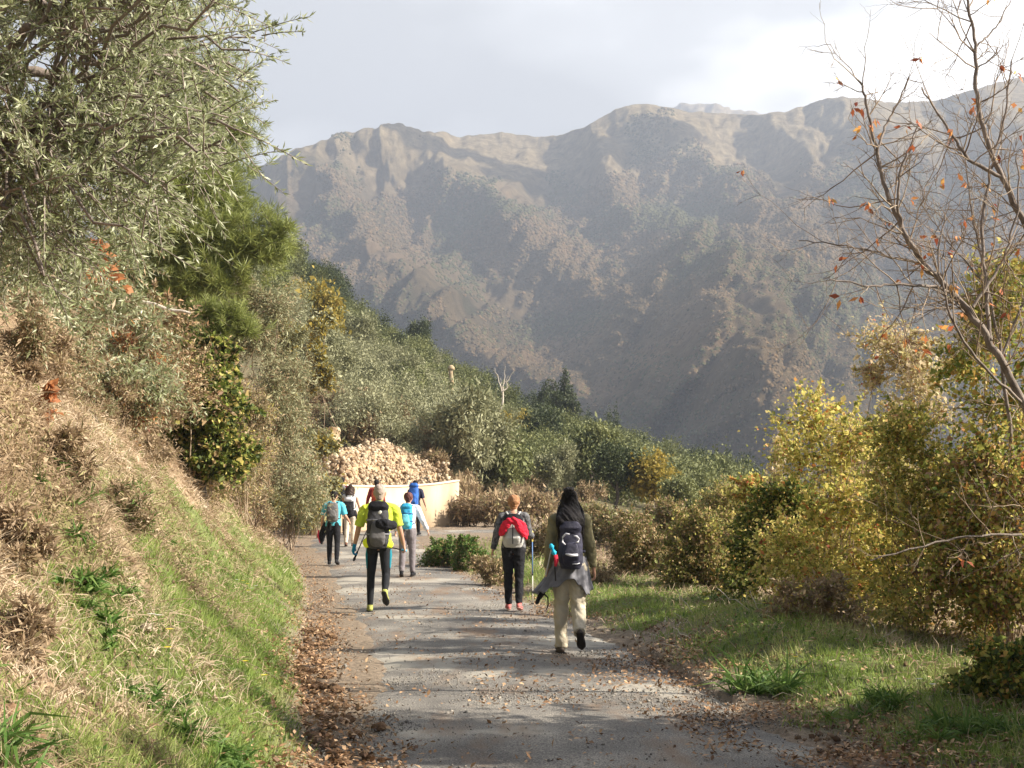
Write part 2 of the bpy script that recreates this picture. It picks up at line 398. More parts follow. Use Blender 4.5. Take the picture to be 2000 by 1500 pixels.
c = mixc(c, clay, sstep(30, 40, YY) * sstep(0.2, 0.8, dL) * (1 - sstep(50, 56, YY)))
c = mixc(c, hillc, sstep(52, 62, YY))
at = gm.color_attributes.new('tint', 'FLOAT_COLOR', 'POINT')
at.data.foreach_set('color', np.concatenate([c, np.ones(XX.shape + (1,))], -1).astype(np.float32).ravel())
m, t = newmat('ground_cover'); N = t.nodes.new; Lk = t.links.new
o = N('ShaderNodeOutputMaterial'); p = N('ShaderNodeBsdfPrincipled'); p.inputs['Roughness'].default_value = 0.95; p.inputs['Specular IOR Level'].default_value = 0.1
a = N('ShaderNodeVertexColor'); a.layer_name = 'tint'; tcx = N('ShaderNodeTexCoord')
n1 = N('ShaderNodeTexNoise'); n1.inputs['Scale'].default_value = 14; n1.inputs['Detail'].default_value = 12; n1.inputs['Roughness'].default_value = 0.7
Lk(tcx.outputs['Object'], n1.inputs['Vector'])
mr_ = N('ShaderNodeMapRange'); mr_.inputs[1].default_value = 0.25; mr_.inputs[2].default_value = 0.75; mr_.inputs[3].default_value = 0.35; mr_.inputs[4].default_value = 1.6
Lk(n1.outputs[0], mr_.inputs[0])
mu = N('ShaderNodeVectorMath'); mu.operation = 'SCALE'; Lk(a.outputs[0], mu.inputs[0]); Lk(mr_.outputs[0], mu.inputs['Scale'])
Lk(mu.outputs[0], p.inputs['Base Color'])
bp = N('ShaderNodeBump'); bp.inputs['Strength'].default_value = 0.7; bp.inputs['Distance'].default_value = 0.05
Lk(n1.outputs[0], bp.inputs['Height']); Lk(bp.outputs[0], p.inputs['Normal']); Lk(p.outputs[0], o.inputs[0])
tag(link('ground', gm, m), kind='structure')

# the worn tarmac road, its edges ragged
K = 25
tt = np.linspace(-1, 1, K)
fine = np.linspace(0, 379, 1500)
C = np.stack([np.interp(fine, np.arange(380), RL[:, i]) for i in range(2)], 1)
Nn = np.stack([np.interp(fine, np.arange(380), RN[:, i]) for i in range(2)], 1)
hw = np.interp(fine, np.arange(380), RHW)
el = hw + (fbm(C[:, 1] * 0.9, C[:, 0] * 0 + 1, 3, 70) - 0.5) * 0.45 + (fbm(C[:, 1] * 5, C[:, 0] * 0 + 3, 3, 72) - 0.5) * 0.22
er = hw + (fbm(C[:, 1] * 0.9, C[:, 0] * 0 + 9, 3, 71) - 0.5) * 0.5 + (fbm(C[:, 1] * 5, C[:, 0] * 0 + 5, 3, 73) - 0.5) * 0.22
Vr = np.zeros((len(C), K, 3))
for j, s in enumerate(tt):
    w_ = np.where(s >= 0, el, er) * s
    pxy = C + Nn * w_[:, None]
    Vr[:, j, :2] = pxy
    Vr[:, j, 2] = zroad(pxy[:, 1]) + 0.02 * (1 - s * s) - 0.055 * max(0, (abs(s) - 0.75) / 0.25) ** 2 + 0.004 + (fbm(pxy[:, 0] * 1.3, pxy[:, 1] * 1.3, 2, 75) - 0.5) * 0.03 * (abs(s) < 0.95)
idx = np.arange(len(C) * K).reshape(len(C), K)
Qr = np.stack([idx[:-1, :-1], idx[1:, :-1], idx[1:, 1:], idx[:-1, 1:]], -1).reshape(-1, 4)
m, t = newmat('worn_tarmac'); N = t.nodes.new; Lk = t.links.new
o = N('ShaderNodeOutputMaterial'); p = N('ShaderNodeBsdfPrincipled'); p.inputs['Roughness'].default_value = 0.85; p.inputs['Specular IOR Level'].default_value = 0.25
tcx = N('ShaderNodeTexCoord')
def nz_(sc, det=4, st=None, rough=0.5):
    n = N('ShaderNodeTexNoise'); n.inputs['Scale'].default_value = sc; n.inputs['Detail'].default_value = det; n.inputs['Roughness'].default_value = rough
    if st:
        q = N('ShaderNodeMapping'); q.inputs['Scale'].default_value = st; Lk(tcx.outputs['Object'], q.inputs[0]); Lk(q.outputs[0], n.inputs['Vector'])
    else: Lk(tcx.outputs['Object'], n.inputs['Vector'])
    return n
base = nz_(1.1, 6); c1 = ramp(t, [(0.33, (0.125, 0.118, 0.11)), (0.5, (0.2, 0.188, 0.17)), (0.68, (0.29, 0.27, 0.235))]); Lk(base.outputs[0], c1.inputs[0])
gr = nz_(95, 3); c2 = ramp(t, [(0.36, (0.35, 0.35, 0.35)), (0.5, (0.9, 0.9, 0.9)), (0.66, (1.7, 1.65, 1.55))]); Lk(gr.outputs[0], c2.inputs[0])
mm = N('ShaderNodeMix'); mm.data_type = 'RGBA'; mm.blend_type = 'MULTIPLY'; mm.inputs[0].default_value = 0.85
Lk(c1.outputs[0], mm.inputs[6]); Lk(c2.outputs[0], mm.inputs[7])
pt = nz_(0.55, 5, (0.9, 1.0, 1)); c3 = ramp(t, [(0.57, (0, 0, 0)), (0.61, (1, 1, 1))]); Lk(pt.outputs[0], c3.inputs[0])
m2 = N('ShaderNodeMix'); m2.data_type = 'RGBA'; m2.inputs[7].default_value = (0.4, 0.37, 0.31, 1)
mfac = N('ShaderNodeMath'); mfac.operation = 'MULTIPLY'; mfac.inputs[1].default_value = 0.75; Lk(c3.outputs[0], mfac.inputs[0]); Lk(mfac.outputs[0], m2.inputs[0]); Lk(mm.outputs[2], m2.inputs[6])
pb_ = nz_(0.9, 6, (1.6, 0.5, 1), 0.65); c4 = ramp(t, [(0.52, (0, 0, 0)), (0.64, (1, 1, 1))]); Lk(pb_.outputs[0], c4.inputs[0])
m3 = N('ShaderNodeMix'); m3.data_type = 'RGBA'; m3.inputs[7].default_value = (0.2, 0.13, 0.08, 1)
mf2 = N('ShaderNodeMath'); mf2.operation = 'MULTIPLY'; mf2.inputs[1].default_value = 0.7; Lk(c4.outputs[0], mf2.inputs[0]); Lk(mf2.outputs[0], m3.inputs[0]); Lk(m2.outputs[2], m3.inputs[6])
Lk(m3.outputs[2], p.inputs['Base Color'])
bp = N('ShaderNodeBump'); bp.inputs['Strength'].default_value = 0.7; bp.inputs['Distance'].default_value = 0.012
Lk(gr.outputs[0], bp.inputs['Height']); b2 = N('ShaderNodeBump'); b2.inputs['Strength'].default_value = 0.5; b2.inputs['Distance'].default_value = 0.06
Lk(base.outputs[0], b2.inputs['Height']); Lk(bp.outputs[0], b2.inputs['Normal']); Lk(b2.outputs[0], p.inputs['Normal']); Lk(p.outputs[0], o.inputs[0])
tag(link('road', mesh('road', Vr.reshape(-1, 3), Qr, True), m), kind='structure')

# ------------------------------------------------------------------ the mountains across the valley
RID = np.array([(-1200, 560), (-400, 470), (100, 400), (400, 345), (530, 318), (600, 290), (640, 272), (665, 262), (700, 256), (740, 246), (780, 235), (805, 246), (850, 258), (900, 264), (940, 262), (980, 258), (1010, 263),
                (1050, 266), (1100, 262), (1140, 248), (1170, 232), (1200, 214), (1235, 204), (1280, 205), (1310, 211), (1345, 219), (1400, 222), (1450, 224), (1480, 224), (1530, 218), (1570, 208), (1600, 194),
                (1640, 187), (1680, 192), (1730, 200), (1790, 200), (1830, 195), (1880, 182), (1940, 164), (2000, 150), (2200, 120), (2600, 150), (3200, 200)], float)
def segdist(px, py, pts):
    best = np.full(px.shape, 1e9); side = np.zeros(px.shape)
    for (ax, ay), (bx, by) in zip(pts[:-1], pts[1:]):
        dx, dy = bx - ax, by - ay; L2 = dx * dx + dy * dy
        tq = np.clip(((px - ax) * dx + (py - ay) * dy) / L2, 0, 1)
        qx = px - ax - tq * dx; qy = py - ay - tq * dy
        dd_ = np.sqrt(qx * qx + qy * qy)
        sg = np.sign(dx * (py - ay) - dy * (px - ax))
        side = np.where(dd_ < best, sg, side); best = np.minimum(best, dd_)
    return best, side
SPURS = [([(690, 256), (640, 330), (700, 430), (800, 560), (900, 650)], 150, 70), ([(790, 240), (850, 330), (960, 430), (1080, 560), (1200, 700), (1250, 800)], 190, 95),
         ([(1130, 255), (1170, 330), (1200, 430), (1290, 560), (1300, 640)], 140, 80), ([(1240, 206), (1330, 300), (1400, 400), (1400, 500)], 130, 75),
         ([(560, 330), (560, 430), (640, 540), (760, 640), (900, 740), (1100, 830)], 230, 100),
         ([(1500, 222), (1560, 330), (1520, 450), (1450, 560), (1380, 640)], 120, 80), ([(1650, 190), (1720, 300), (1660, 450), (1500, 620), (1350, 760), (1290, 870)], 190, 110),
         ([(1900, 185), (1960, 350), (1850, 560), (1650, 740), (1450, 880)], 200, 120), ([(2200, 120), (2250, 400), (2050, 700), (1800, 950)], 220, 140)]
def relief(px, py, t):
    wx = px + (fbm(px * 0.008, py * 0.008, 4, 80) - 0.5) * 90; wy = py + (fbm(px * 0.008, py * 0.008, 4, 81) - 0.5) * 60
    off = 0
    for pts, A, w in SPURS:
        dd_, sd = segdist(wx, wy, pts)
        off = off - 1.3 * A * np.exp(-((np.sqrt(dd_ ** 2 + (0.3 * w) ** 2) - 0.3 * w) / w))
    s_ = px * 0.9 + py * 0.55
    rib = 1 - np.abs(2 * fbm(s_ * 0.017, (py - px * 0.3) * 0.005, 4, 84) - 1)
    return off + (rib - 0.5) * 75 * (1 - 0.75 * sstep(0.7, 0.95, t)) + (fbm(px * 0.035, py * 0.035, 3, 83) - 0.5) * 40 * (1 - 0.5 * sstep(0.7, 1, t))
def mount(px, t):
    ridge = np.interp(px, RID[:, 0], RID[:, 1]) - (fbm(px * 0.045, px * 0 + 2, 4, 99) - 0.5) * np.interp(px, [600, 950, 1100], [20, 10, 5])
    py = 1010 + (ridge - 1010) * t
    Y = 900 + 1500 * t
    off = relief(px, py, t)
    k = 1 + relief(px, ridge, np.ones_like(px)) / 2400 * np.interp(t, [0, 1], [0.3, 1])
    z = CAMZ + np.tan(PITCH + np.arctan((750 - py) / 2500)) * Y * k
    z = z + (fbm(px * 0.06, py * 0.06, 3, 86) - 0.5) * 8 * (0.5 + 0.5 * (t < 0.97))
    return (px - 1000) / 2500 / (math.cos(PITCH) - (750 - py) / 2500 * math.sin(PITCH)) * Y * k, Y + off, z, py
pxs = np.concatenate([np.linspace(-1200, 350, 90)[:-1], np.linspace(350, 2150, 640), np.linspace(2150, 3200, 60)[1:]])
ts = np.linspace(0, 1, 330)
PX, TS = np.meshgrid(pxs, ts)
mxx, myy, mzz, mpy = mount(PX, TS)
# the back of the range falls away behind the crest
back = []
for k in range(1, 14):
    back.append((mxx[-1] * (1 + 0.02 * k), myy[-1] + 60 * k, mzz[-1] - 3 * k * k))
front = [(mxx[0] * (1 - 0.01 * k), myy[0] - 30 * k, mzz[0] - 22.0 * k) for k in range(8, 0, -1)]
mxx = np.concatenate([[f_[0] for f_ in front], mxx]); myy = np.concatenate([[f_[1] for f_ in front], myy]); mzz = np.concatenate([[f_[2] for f_ in front], mzz])
mxx = np.concatenate([mxx, [b[0] for b in back]]); myy = np.concatenate([myy, [b[1] for b in back]]); mzz = np.concatenate([mzz, [b[2] for b in back]])
nr_, nc_ = mxx.shape; idx = np.arange(nr_ * nc_).reshape(nr_, nc_)
Qm = np.stack([idx[:-1, :-1], idx[:-1, 1:], idx[1:, 1:], idx[1:, :-1]], -1).reshape(-1, 4)
mm_ = mesh('mountain', np.stack([mxx, myy, mzz], -1).reshape(-1, 3), Qm, True)
m, t = newmat('mountain_scrub'); N = t.nodes.new; Lk = t.links.new
o = N('ShaderNodeOutputMaterial'); p = N('ShaderNodeBsdfPrincipled'); p.inputs['Roughness'].default_value = 1.0; p.inputs['Specular IOR Level'].default_value = 0.0
tcx = N('ShaderNodeTexCoord'); sp = N('ShaderNodeSeparateXYZ'); Lk(tcx.outputs['Object'], sp.inputs[0])
nA = N('ShaderNodeTexNoise'); nA.inputs['Scale'].default_value = 0.006; nA.inputs['Detail'].default_value = 9; nA.inputs['Roughness'].default_value = 0.62; Lk(tcx.outputs['Object'], nA.inputs['Vector'])
nB = N('ShaderNodeTexNoise'); nB.inputs['Scale'].default_value = 0.045; nB.inputs['Detail'].default_value = 12; nB.inputs['Roughness'].default_value = 0.8; Lk(tcx.outputs['Object'], nB.inputs['Vector'])
woods = ramp(t, [(0.3, (0.08, 0.08, 0.045)), (0.42, (0.14, 0.11, 0.065)), (0.52, (0.2, 0.15, 0.09)), (0.6, (0.26, 0.18, 0.11)), (0.72, (0.11, 0.10, 0.055))]); Lk(nA.outputs[0], woods.inputs[0])
grassy = ramp(t, [(0.3, (0.17, 0.13, 0.07)), (0.5, (0.33, 0.26, 0.155)), (0.7, (0.43, 0.35, 0.22))]); Lk(nB.outputs[0], grassy.inputs[0])
hz = N('ShaderNodeMath'); hz.operation = 'MULTIPLY_ADD'; hz.inputs[1].default_value = 260; Lk(nA.outputs[0], hz.inputs[0]); Lk(sp.outputs['Z'], hz.inputs[2])
hm = N('ShaderNodeMapRange'); hm.inputs[1].default_value = 560; hm.inputs[2].default_value = 700; Lk(hz.outputs[0], hm.inputs[0])
mxn = N('ShaderNodeMix'); mxn.data_type = 'RGBA'; Lk(hm.outputs[0], mxn.inputs[0]); Lk(woods.outputs[0], mxn.inputs[6]); Lk(grassy.outputs[0], mxn.inputs[7])
sc_ = N('ShaderNodeMapRange'); sc_.inputs[1].default_value = 0.3; sc_.inputs[2].default_value = 0.7; sc_.inputs[3].default_value = 0.6; sc_.inputs[4].default_value = 1.5; Lk(nB.outputs[0], sc_.inputs[0])
vm = N('ShaderNodeVectorMath'); vm.operation = 'SCALE'; Lk(mxn.outputs[2], vm.inputs[0]); Lk(sc_.outputs[0], vm.inputs['Scale'])
Lk(vm.outputs[0], p.inputs['Base Color'])
bp = N('ShaderNodeBump'); bp.inputs['Strength'].default_value = 0.9; bp.inputs['Distance'].default_value = 14; Lk(nB.outputs[0], bp.inputs['Height']); Lk(bp.outputs[0], p.inputs['Normal'])
Lk(p.outputs[0], o.inputs[0])
M['mountain'] = m
tag(link('mountain', mm_, m), kind='structure')
# a further peak showing over the crest
fx = np.linspace(1150, 1700, 120); fr = np.interp(fx, [1150, 1290, 1315, 1335, 1365, 1390, 1430, 1480, 1560, 1700], [330, 240, 211, 204, 201, 205, 215, 226, 250, 330])
FT = np.linspace(0, 1, 40); FX, FTT = np.meshgrid(fx, FT)
FP = 420 + (np.interp(FX, fx, fr) - 420) * FTT; FY = 3150 + 500 * FTT + (fbm(FX * 0.03, FP * 0.03, 4, 90) - 0.5) * 160
f3 = np.stack([(FX - 1000) / 2500 * (3150 + 500 * FTT), FY, CAMZ + np.tan(PITCH + np.arctan((750 - FP) / 2500)) * (3150 + 500 * FTT)], -1)
bk = np.stack([f3[-1] + np.array([0, 90 * k, -12.0 * k * k]) for k in range(1, 8)]); f3 = np.concatenate([f3, bk])
idx = np.arange(f3.shape[0] * f3.shape[1]).reshape(f3.shape[:2])
tag(link('far_mountain', mesh('far_mountain', f3.reshape(-1, 3), np.stack([idx[:-1, :-1], idx[:-1, 1:], idx[1:, 1:], idx[1:, :-1]], -1).reshape(-1, 4), True), M['mountain']), kind='structure')

# woods on the mountain side: thousands of small crowns reading as one mass
def lowcrown(k, seed):
    r_ = np.random.default_rng(seed); V = []; 
    for i, (zz, rr) in enumerate([(0.0, 0.45), (0.35, 0.95), (0.75, 0.8), (1.05, 0.3)]):
        a = np.arange(5) * 2 * np.pi / 5 + r_.uniform(0, 1); q = rr * r_.uniform(0.75, 1.2, 5)
        V.append(np.stack([np.cos(a) * q, np.sin(a) * q, np.full(5, zz) + r_.uniform(-0.1, 0.1, 5)], 1))
    V = np.concatenate(V); Q = []
    for l in range(3):
        for i in range(5): Q.append((l * 5 + i, l * 5 + (i + 1) % 5, (l + 1) * 5 + (i + 1) % 5, (l + 1) * 5 + i))
    Q += [(15, 16, 17, 18)]
    return V, np.array(Q)
r3 = np.random.default_rng(5)
cand = 170000
cpx = r3.uniform(380, 2100, cand); ct = r3.uniform(0, 0.985, cand)
dens = fbm(cpx * 0.012, ct * 9, 4, 95) + 0.25 * (1 - ct) - 0.35 * sstep(0.72, 0.95, ct)
ok = dens > 0.38 + r3.uniform(-0.06, 0.12, cand)
cpx, ct = cpx[ok], ct[ok]
bx, by, bz, bpy_ = mount(cpx, ct)
hue = fbm(cpx * 0.01, bpy_ * 0.013, 3, 97)
MCOL = {'green': [(0.075, 0.078, 0.04), (0.11, 0.11, 0.055), (0.15, 0.145, 0.072)], 'autumn': [(0.12, 0.095, 0.055), (0.17, 0.125, 0.072), (0.25, 0.165, 0.09)]}
for nm, sel in (('green', (hue + r3.normal(0, 0.09, len(hue))) < 0.50), ('autumn', (hue + r3.normal(0, 0.09, len(hue))) >= 0.50)):
    i = np.where(sel)[0]
    V0, Q0 = lowcrown(0, 3)
    s = r3.uniform(1.0, 2.9, len(i)) * np.clip(by[i] / 1500, 0.55, 1.1); a = r3.uniform(0, 6.28, len(i))
    ca, sa = np.cos(a)[:, None], np.sin(a)[:, None]; j = r3.uniform(0.8, 1.25, (len(i), len(V0), 3))
    vx = (V0[:, 0] * ca - V0[:, 1] * sa) * s[:, None] * j[..., 0] + bx[i][:, None]
    vy = (V0[:, 0] * sa + V0[:, 1] * ca) * s[:, None] * j[..., 1] + by[i][:, None]
    vz = V0[:, 2] * s[:, None] * 1.3 * j[..., 2] + bz[i][:, None] - 1.5
    V = np.stack([vx, vy, vz], -1).reshape(-1, 3); Q = (Q0[None] + (np.arange(len(i)) * len(V0))[:, None, None]).reshape(-1, 4)
    mt = leaf_mat('mountain_wood_' + nm, MCOL[nm], trans=0, rough=1, spec=0)
    tag(link('mountain_' + nm + '_woodland', mesh('woodland', V, Q, True), mt), 'woodland of %s trees covering the far mountain side' % ('dark green' if nm == 'green' else 'rusty brown autumn'), 'woodland', kind='stuff')
print('mountain trees', len(cpx))

# unseen cloud shapes added high above the valley to block sun on the mountain
def shade_cloud(px, py, Yd, w, h, seed, alt=1700.0):
    tgt = WP(px, py, Yd); k = (alt - tgt[2]) / SV.z; c0 = tgt + np.array(SV) * k
    r_ = np.random.default_rng(seed); g = G()
    for i in range(26):
        a = r_.uniform(0, 6.28); q = r_.uniform(0, 0.75) ** 0.7
        c_ = c0 + np.array([math.cos(a) * q * w, math.sin(a) * q * h, r_.uniform(-0.08, 0.15) * w]); rad = r_.uniform(0.3, 0.5) * min(w, h)
        th = np.linspace(0, np.pi, 9); P = np.stack([0 * th, 0 * th, -np.cos(th) * rad * 0.45], 1) + c_
        rr = np.maximum(np.sin(th) * rad, 0.5) * r_.uniform(0.9, 1.1, 9)
        g.add(*loft(P, rr, rr * 0.95, xa=(1, 0, 0), n=14))
    m_ = MATS.get('shade_cloud_white') or leaf_mat('shade_cloud_white', [(0.8, 0.8, 0.8)], trans=0.3)
    tag(g.build('shade_cloud', m_, smooth=True), kind='structure')
# ------------------------------------------------------------------ vegetation builders
def crown_pts(lumps, n, rg, inner=0.45):
    lumps = np.asarray(lumps, float); w = lumps[:, 3] ** 2; w /= w.sum()
    k = rg.choice(len(lumps), n, p=w); d = rdir(n, rg); d[:, 2] *= 0.9
    r = lumps[k, 3] * (inner + (1 - inner) * rg.uniform(0, 1, n) ** 0.6)
    r = r * (0.75 + 0.5 * vn(d[:, 0] * 3 + k * 7, d[:, 1] * 3 + d[:, 2] * 3, 11))
    return lumps[k, :3] + d * r[:, None], d
def soft_pts(lumps, n, rg):
    w = lumps[:, 3] ** 2.4; w /= w.sum(); k = rg.choice(len(lumps), n, p=w); d = rdir(n, rg)
    q = 0.35 + 1.3 * fbm(d[:, 0] * 2.5 + k * 7, d[:, 1] * 2.5 + d[:, 2] * 3 + k, 3, 12)
    r = lumps[k, 3] * np.abs(rg.normal(0.62, 0.3, n)) * q
    return lumps[k, :3] + d * r[:, None], d
def lumps_in(rx, ry, rz, k, rg, cz, rfrac=(0.3, 0.5)):
    d = rdir(k, rg); q = rg.uniform(0.2, 0.75, k)[:, None]
    c = d * q * np.array([rx, ry, rz]); c[:, 2] += cz
    return np.concatenate([c, (rg.uniform(*rfrac, k) * min(rx, ry, rz) * 1.2)[:, None]], 1)
def leafset(P, d, rg, L, Wd, droop=0.0, clump=0):
    n = len(P); dd = nrmz(d * 0.6 + rdir(n, rg) * 0.9 - np.array([0, 0, droop]))
    q = np.exp(rg.normal(0, 0.28, n)); return leaves(P, dd, rdir(n, rg) + np.array([0, 0, 0.6]), rg.uniform(*L, n) * q, rg.uniform(*Wd, n) * q)
def skeleton(base, lumps, rg, r0, twigs=0, tl=0.3, tr=0.004, spread=0.08):
    g = G(); base = np.asarray(base, float)
    for i, l in enumerate(lumps):
        b = base + np.append(rg.normal(0, spread, 2), 0)
        g.add(*tube(wiggle(b, l[:3], 7, 0.03, rg), r0 * rg.uniform(0.6, 1.0), r0 * 0.25))
        for q in range(twigs):
            a = l[:3] + rdir(1, rg)[0] * l[3] * 0.2; e = l[:3] + rdir(1, rg)[0] * l[3] * 1.1
            g.add(*tube(wiggle(a, e, 4, 0.05, rg), tr * 1.5, tr * 0.5, 4))
    return g
def shrub(name, label, cat, loc, size, mats, n, L, Wd, seed, group=None, k=9, twigs=6, stem=0.02, droop=0.0, inner=0.2, rfrac=(0.3, 0.5), twmat='twig', lift=0.0, sprays=4):
    """size = half width, half depth, height; mats = [(material, share)]"""
    rg = np.random.default_rng(seed)
    t = tag(empty(name, loc, 0), label, cat, group)
    rx, ry, h = size; k = int(k * 1.6)
    zz = rg.uniform(0.08, 0.9, k) ** 0.85; a = rg.uniform(0, 2 * np.pi, k); q = rg.uniform(0, 1, k) ** 0.6 * 0.85 * (1 - 0.75 * zz ** 2.5)
    rr = rg.uniform(0.3, 0.55, k) * min(max(rx, ry), h * 0.7) * (1 - 0.35 * zz)
    lm = np.stack([np.cos(a) * q * rx, np.sin(a) * q * ry, np.maximum(zz * h, rr * 0.5), rr], 1)
    sk = skeleton((0, 0, -0.1), lm[::2], rg, stem, twigs, 0.3, stem * 0.18 + 0.0015)
    SP, SD = [], []
    for l in lm:
        for _ in range(sprays):
            v = nrmz(rdir(1, rg)[0] + np.array([0, 0, 0.45]) + l[:3] * np.array([1, 1, 0.2]) / max(rx, h)); Ls = rg.uniform(0.9, 2.3) * l[3]
            T = l[:3] + v * np.linspace(0, 1, 6)[:, None] * Ls; T[:, 2] = T[:, 2] - 0.25 * Ls * np.linspace(0, 1, 6) ** 2; T[:, 2] = np.maximum(T[:, 2], 0.02)
            sk.add(*tube(T, stem * 0.22 + 0.001, 0.0012, 4)); m_ = max(6, int(n / k / sprays * 0.3)); u = rg.uniform(0.3, 1, m_) * 5
            SP.append(np.stack([np.interp(u, np.arange(6), T[:, i]) for i in range(3)], 1) + rg.normal(0, 0.02 * Ls, (m_, 3))); SD.append(np.tile(v, (m_, 1)))
    SP, SD = np.concatenate(SP), np.concatenate(SD); sk.build('branch', M[twmat], t)
    for mt, sh in mats:
        P, d = soft_pts(lm, int(n * sh), rg); s_ = rg.uniform(0, 1, len(SP)) < sh
        P = np.concatenate([P, SP[s_]]); d = np.concatenate([d, SD[s_]]); P[:, 2] = np.abs(P[:, 2]) + 0.005
        g = G(); g.add(*leafset(P, d, rg, L, Wd, droop)); g.build('foliage', M[mt], t)
    return t
def copytree(o, parent=None):
    c_ = o.copy(); COL.objects.link(c_); c_.parent = parent
    for ch in o.children: copytree(ch, c_)
    return c_

# ---- mid-distance tree kinds, one prototype each, seen 50 to 160 m away
def make_tree(kind, seed):
    rg = np.random.default_rng(seed)
    t = empty(kind['name']); rx, h = kind['rx'], kind['h']
    lm = lumps_in(rx, rx, h * 0.42, kind.get('k', 16), rg, h * 0.55, kind.get('rf', (0.25, 0.42)))
    if kind.get('cone'):
        zz = np.linspace(0.18, 1.0, 14) * h; lm = np.stack([rg.normal(0, 0.15, 14) * rx, rg.normal(0, 0.15, 14) * rx, zz, (1.12 - zz / h) * rx * 0.85], 1)
    g = G(); g.add(*tube(wiggle((0, 0, -0.5), (rg.normal(0, .2), rg.normal(0, .2), h * 0.55), 7, 0.02, rg), h * 0.035, h * 0.015, 7)); g.build('trunk', M['bark'], t)
    gb = G()
    for l in lm: gb.add(*tube(wiggle((0, 0, min(h * 0.3, l[2] * 0.8)), l[:3], 5, 0.04, rg), h * 0.01, h * 0.003, 4))
    gb.build('limb', M['bark'], t)
    P, d = (crown_pts(lm, kind['n'], rg, 0.35) if kind.get('cone') else soft_pts(lm, kind['n'], rg))
    G().add(*leafset(P, d, rg, kind['L'], kind['W'])).build('crown', M[kind['mat']], t)
    return t
KINDS = {
    'oak': dict(name='oak_tree', rx=2.4, h=5.0, mat='oak', n=9500, L=(0.1, 0.24), W=(0.08, 0.16)),
    'dark': dict(name='holm_oak_tree', rx=2.2, h=5.5, mat='darkever', n=9500, L=(0.1, 0.24), W=(0.07, 0.15)),
    'olive': dict(name='olive_tree', rx=2.0, h=3.6, mat='farolive', n=12000, L=(0.09, 0.2), W=(0.035, 0.07)),
    'yellow': dict(name='yellow_tree', rx=1.6, h=3.6, mat='yellowleaf', n=3600, L=(0.12, 0.26), W=(0.08, 0.16)),
    'brush': dict(name='dry_bush', rx=1.5, h=1.7, mat='drybrush', n=4200, L=(0.1, 0.28), W=(0.03, 0.08), k=12, rf=(0.35, 0.6)),
    'cone': dict(name='conifer_tree', rx=1.4, h=6.0, mat='darkever', n=4500, L=(0.16, 0.34), W=(0.07, 0.14), cone=True),
}
PROTO = {}
used_proto = {}
for i, (k_, v) in enumerate(KINDS.items()):
    PROTO[k_] = [make_tree(v, 100 + i), make_tree(v, 200 + i)]
def place_tree(kind, px, Y, sc, label, group=None, sy=1.0, cat=None, base=None, var=None):
    x = (px - 1000) / 2500 * Y
    v = (len(used_proto) % 2) if var is None else var
    key = (kind, v)
    o = PROTO[kind][v] if key not in used_proto else copytree(PROTO[kind][v])
    if key not in used_proto: used_proto[key] = True
    z = float(H(x, Y)) if base is None else base
    o.location = (x, Y, z - 0.15)
    a = (px * 0.37 + Y) % 6.28
    o.rotation_euler = (0, 0, a)
    o.scale = (sc, sc, sc * sy)
    tag(o, label, cat or {'oak': 'tree', 'dark': 'tree', 'olive': 'olive tree', 'yellow': 'tree', 'brush': 'bush', 'cone': 'conifer'}[kind])
    if group: o['group'] = group
    return o
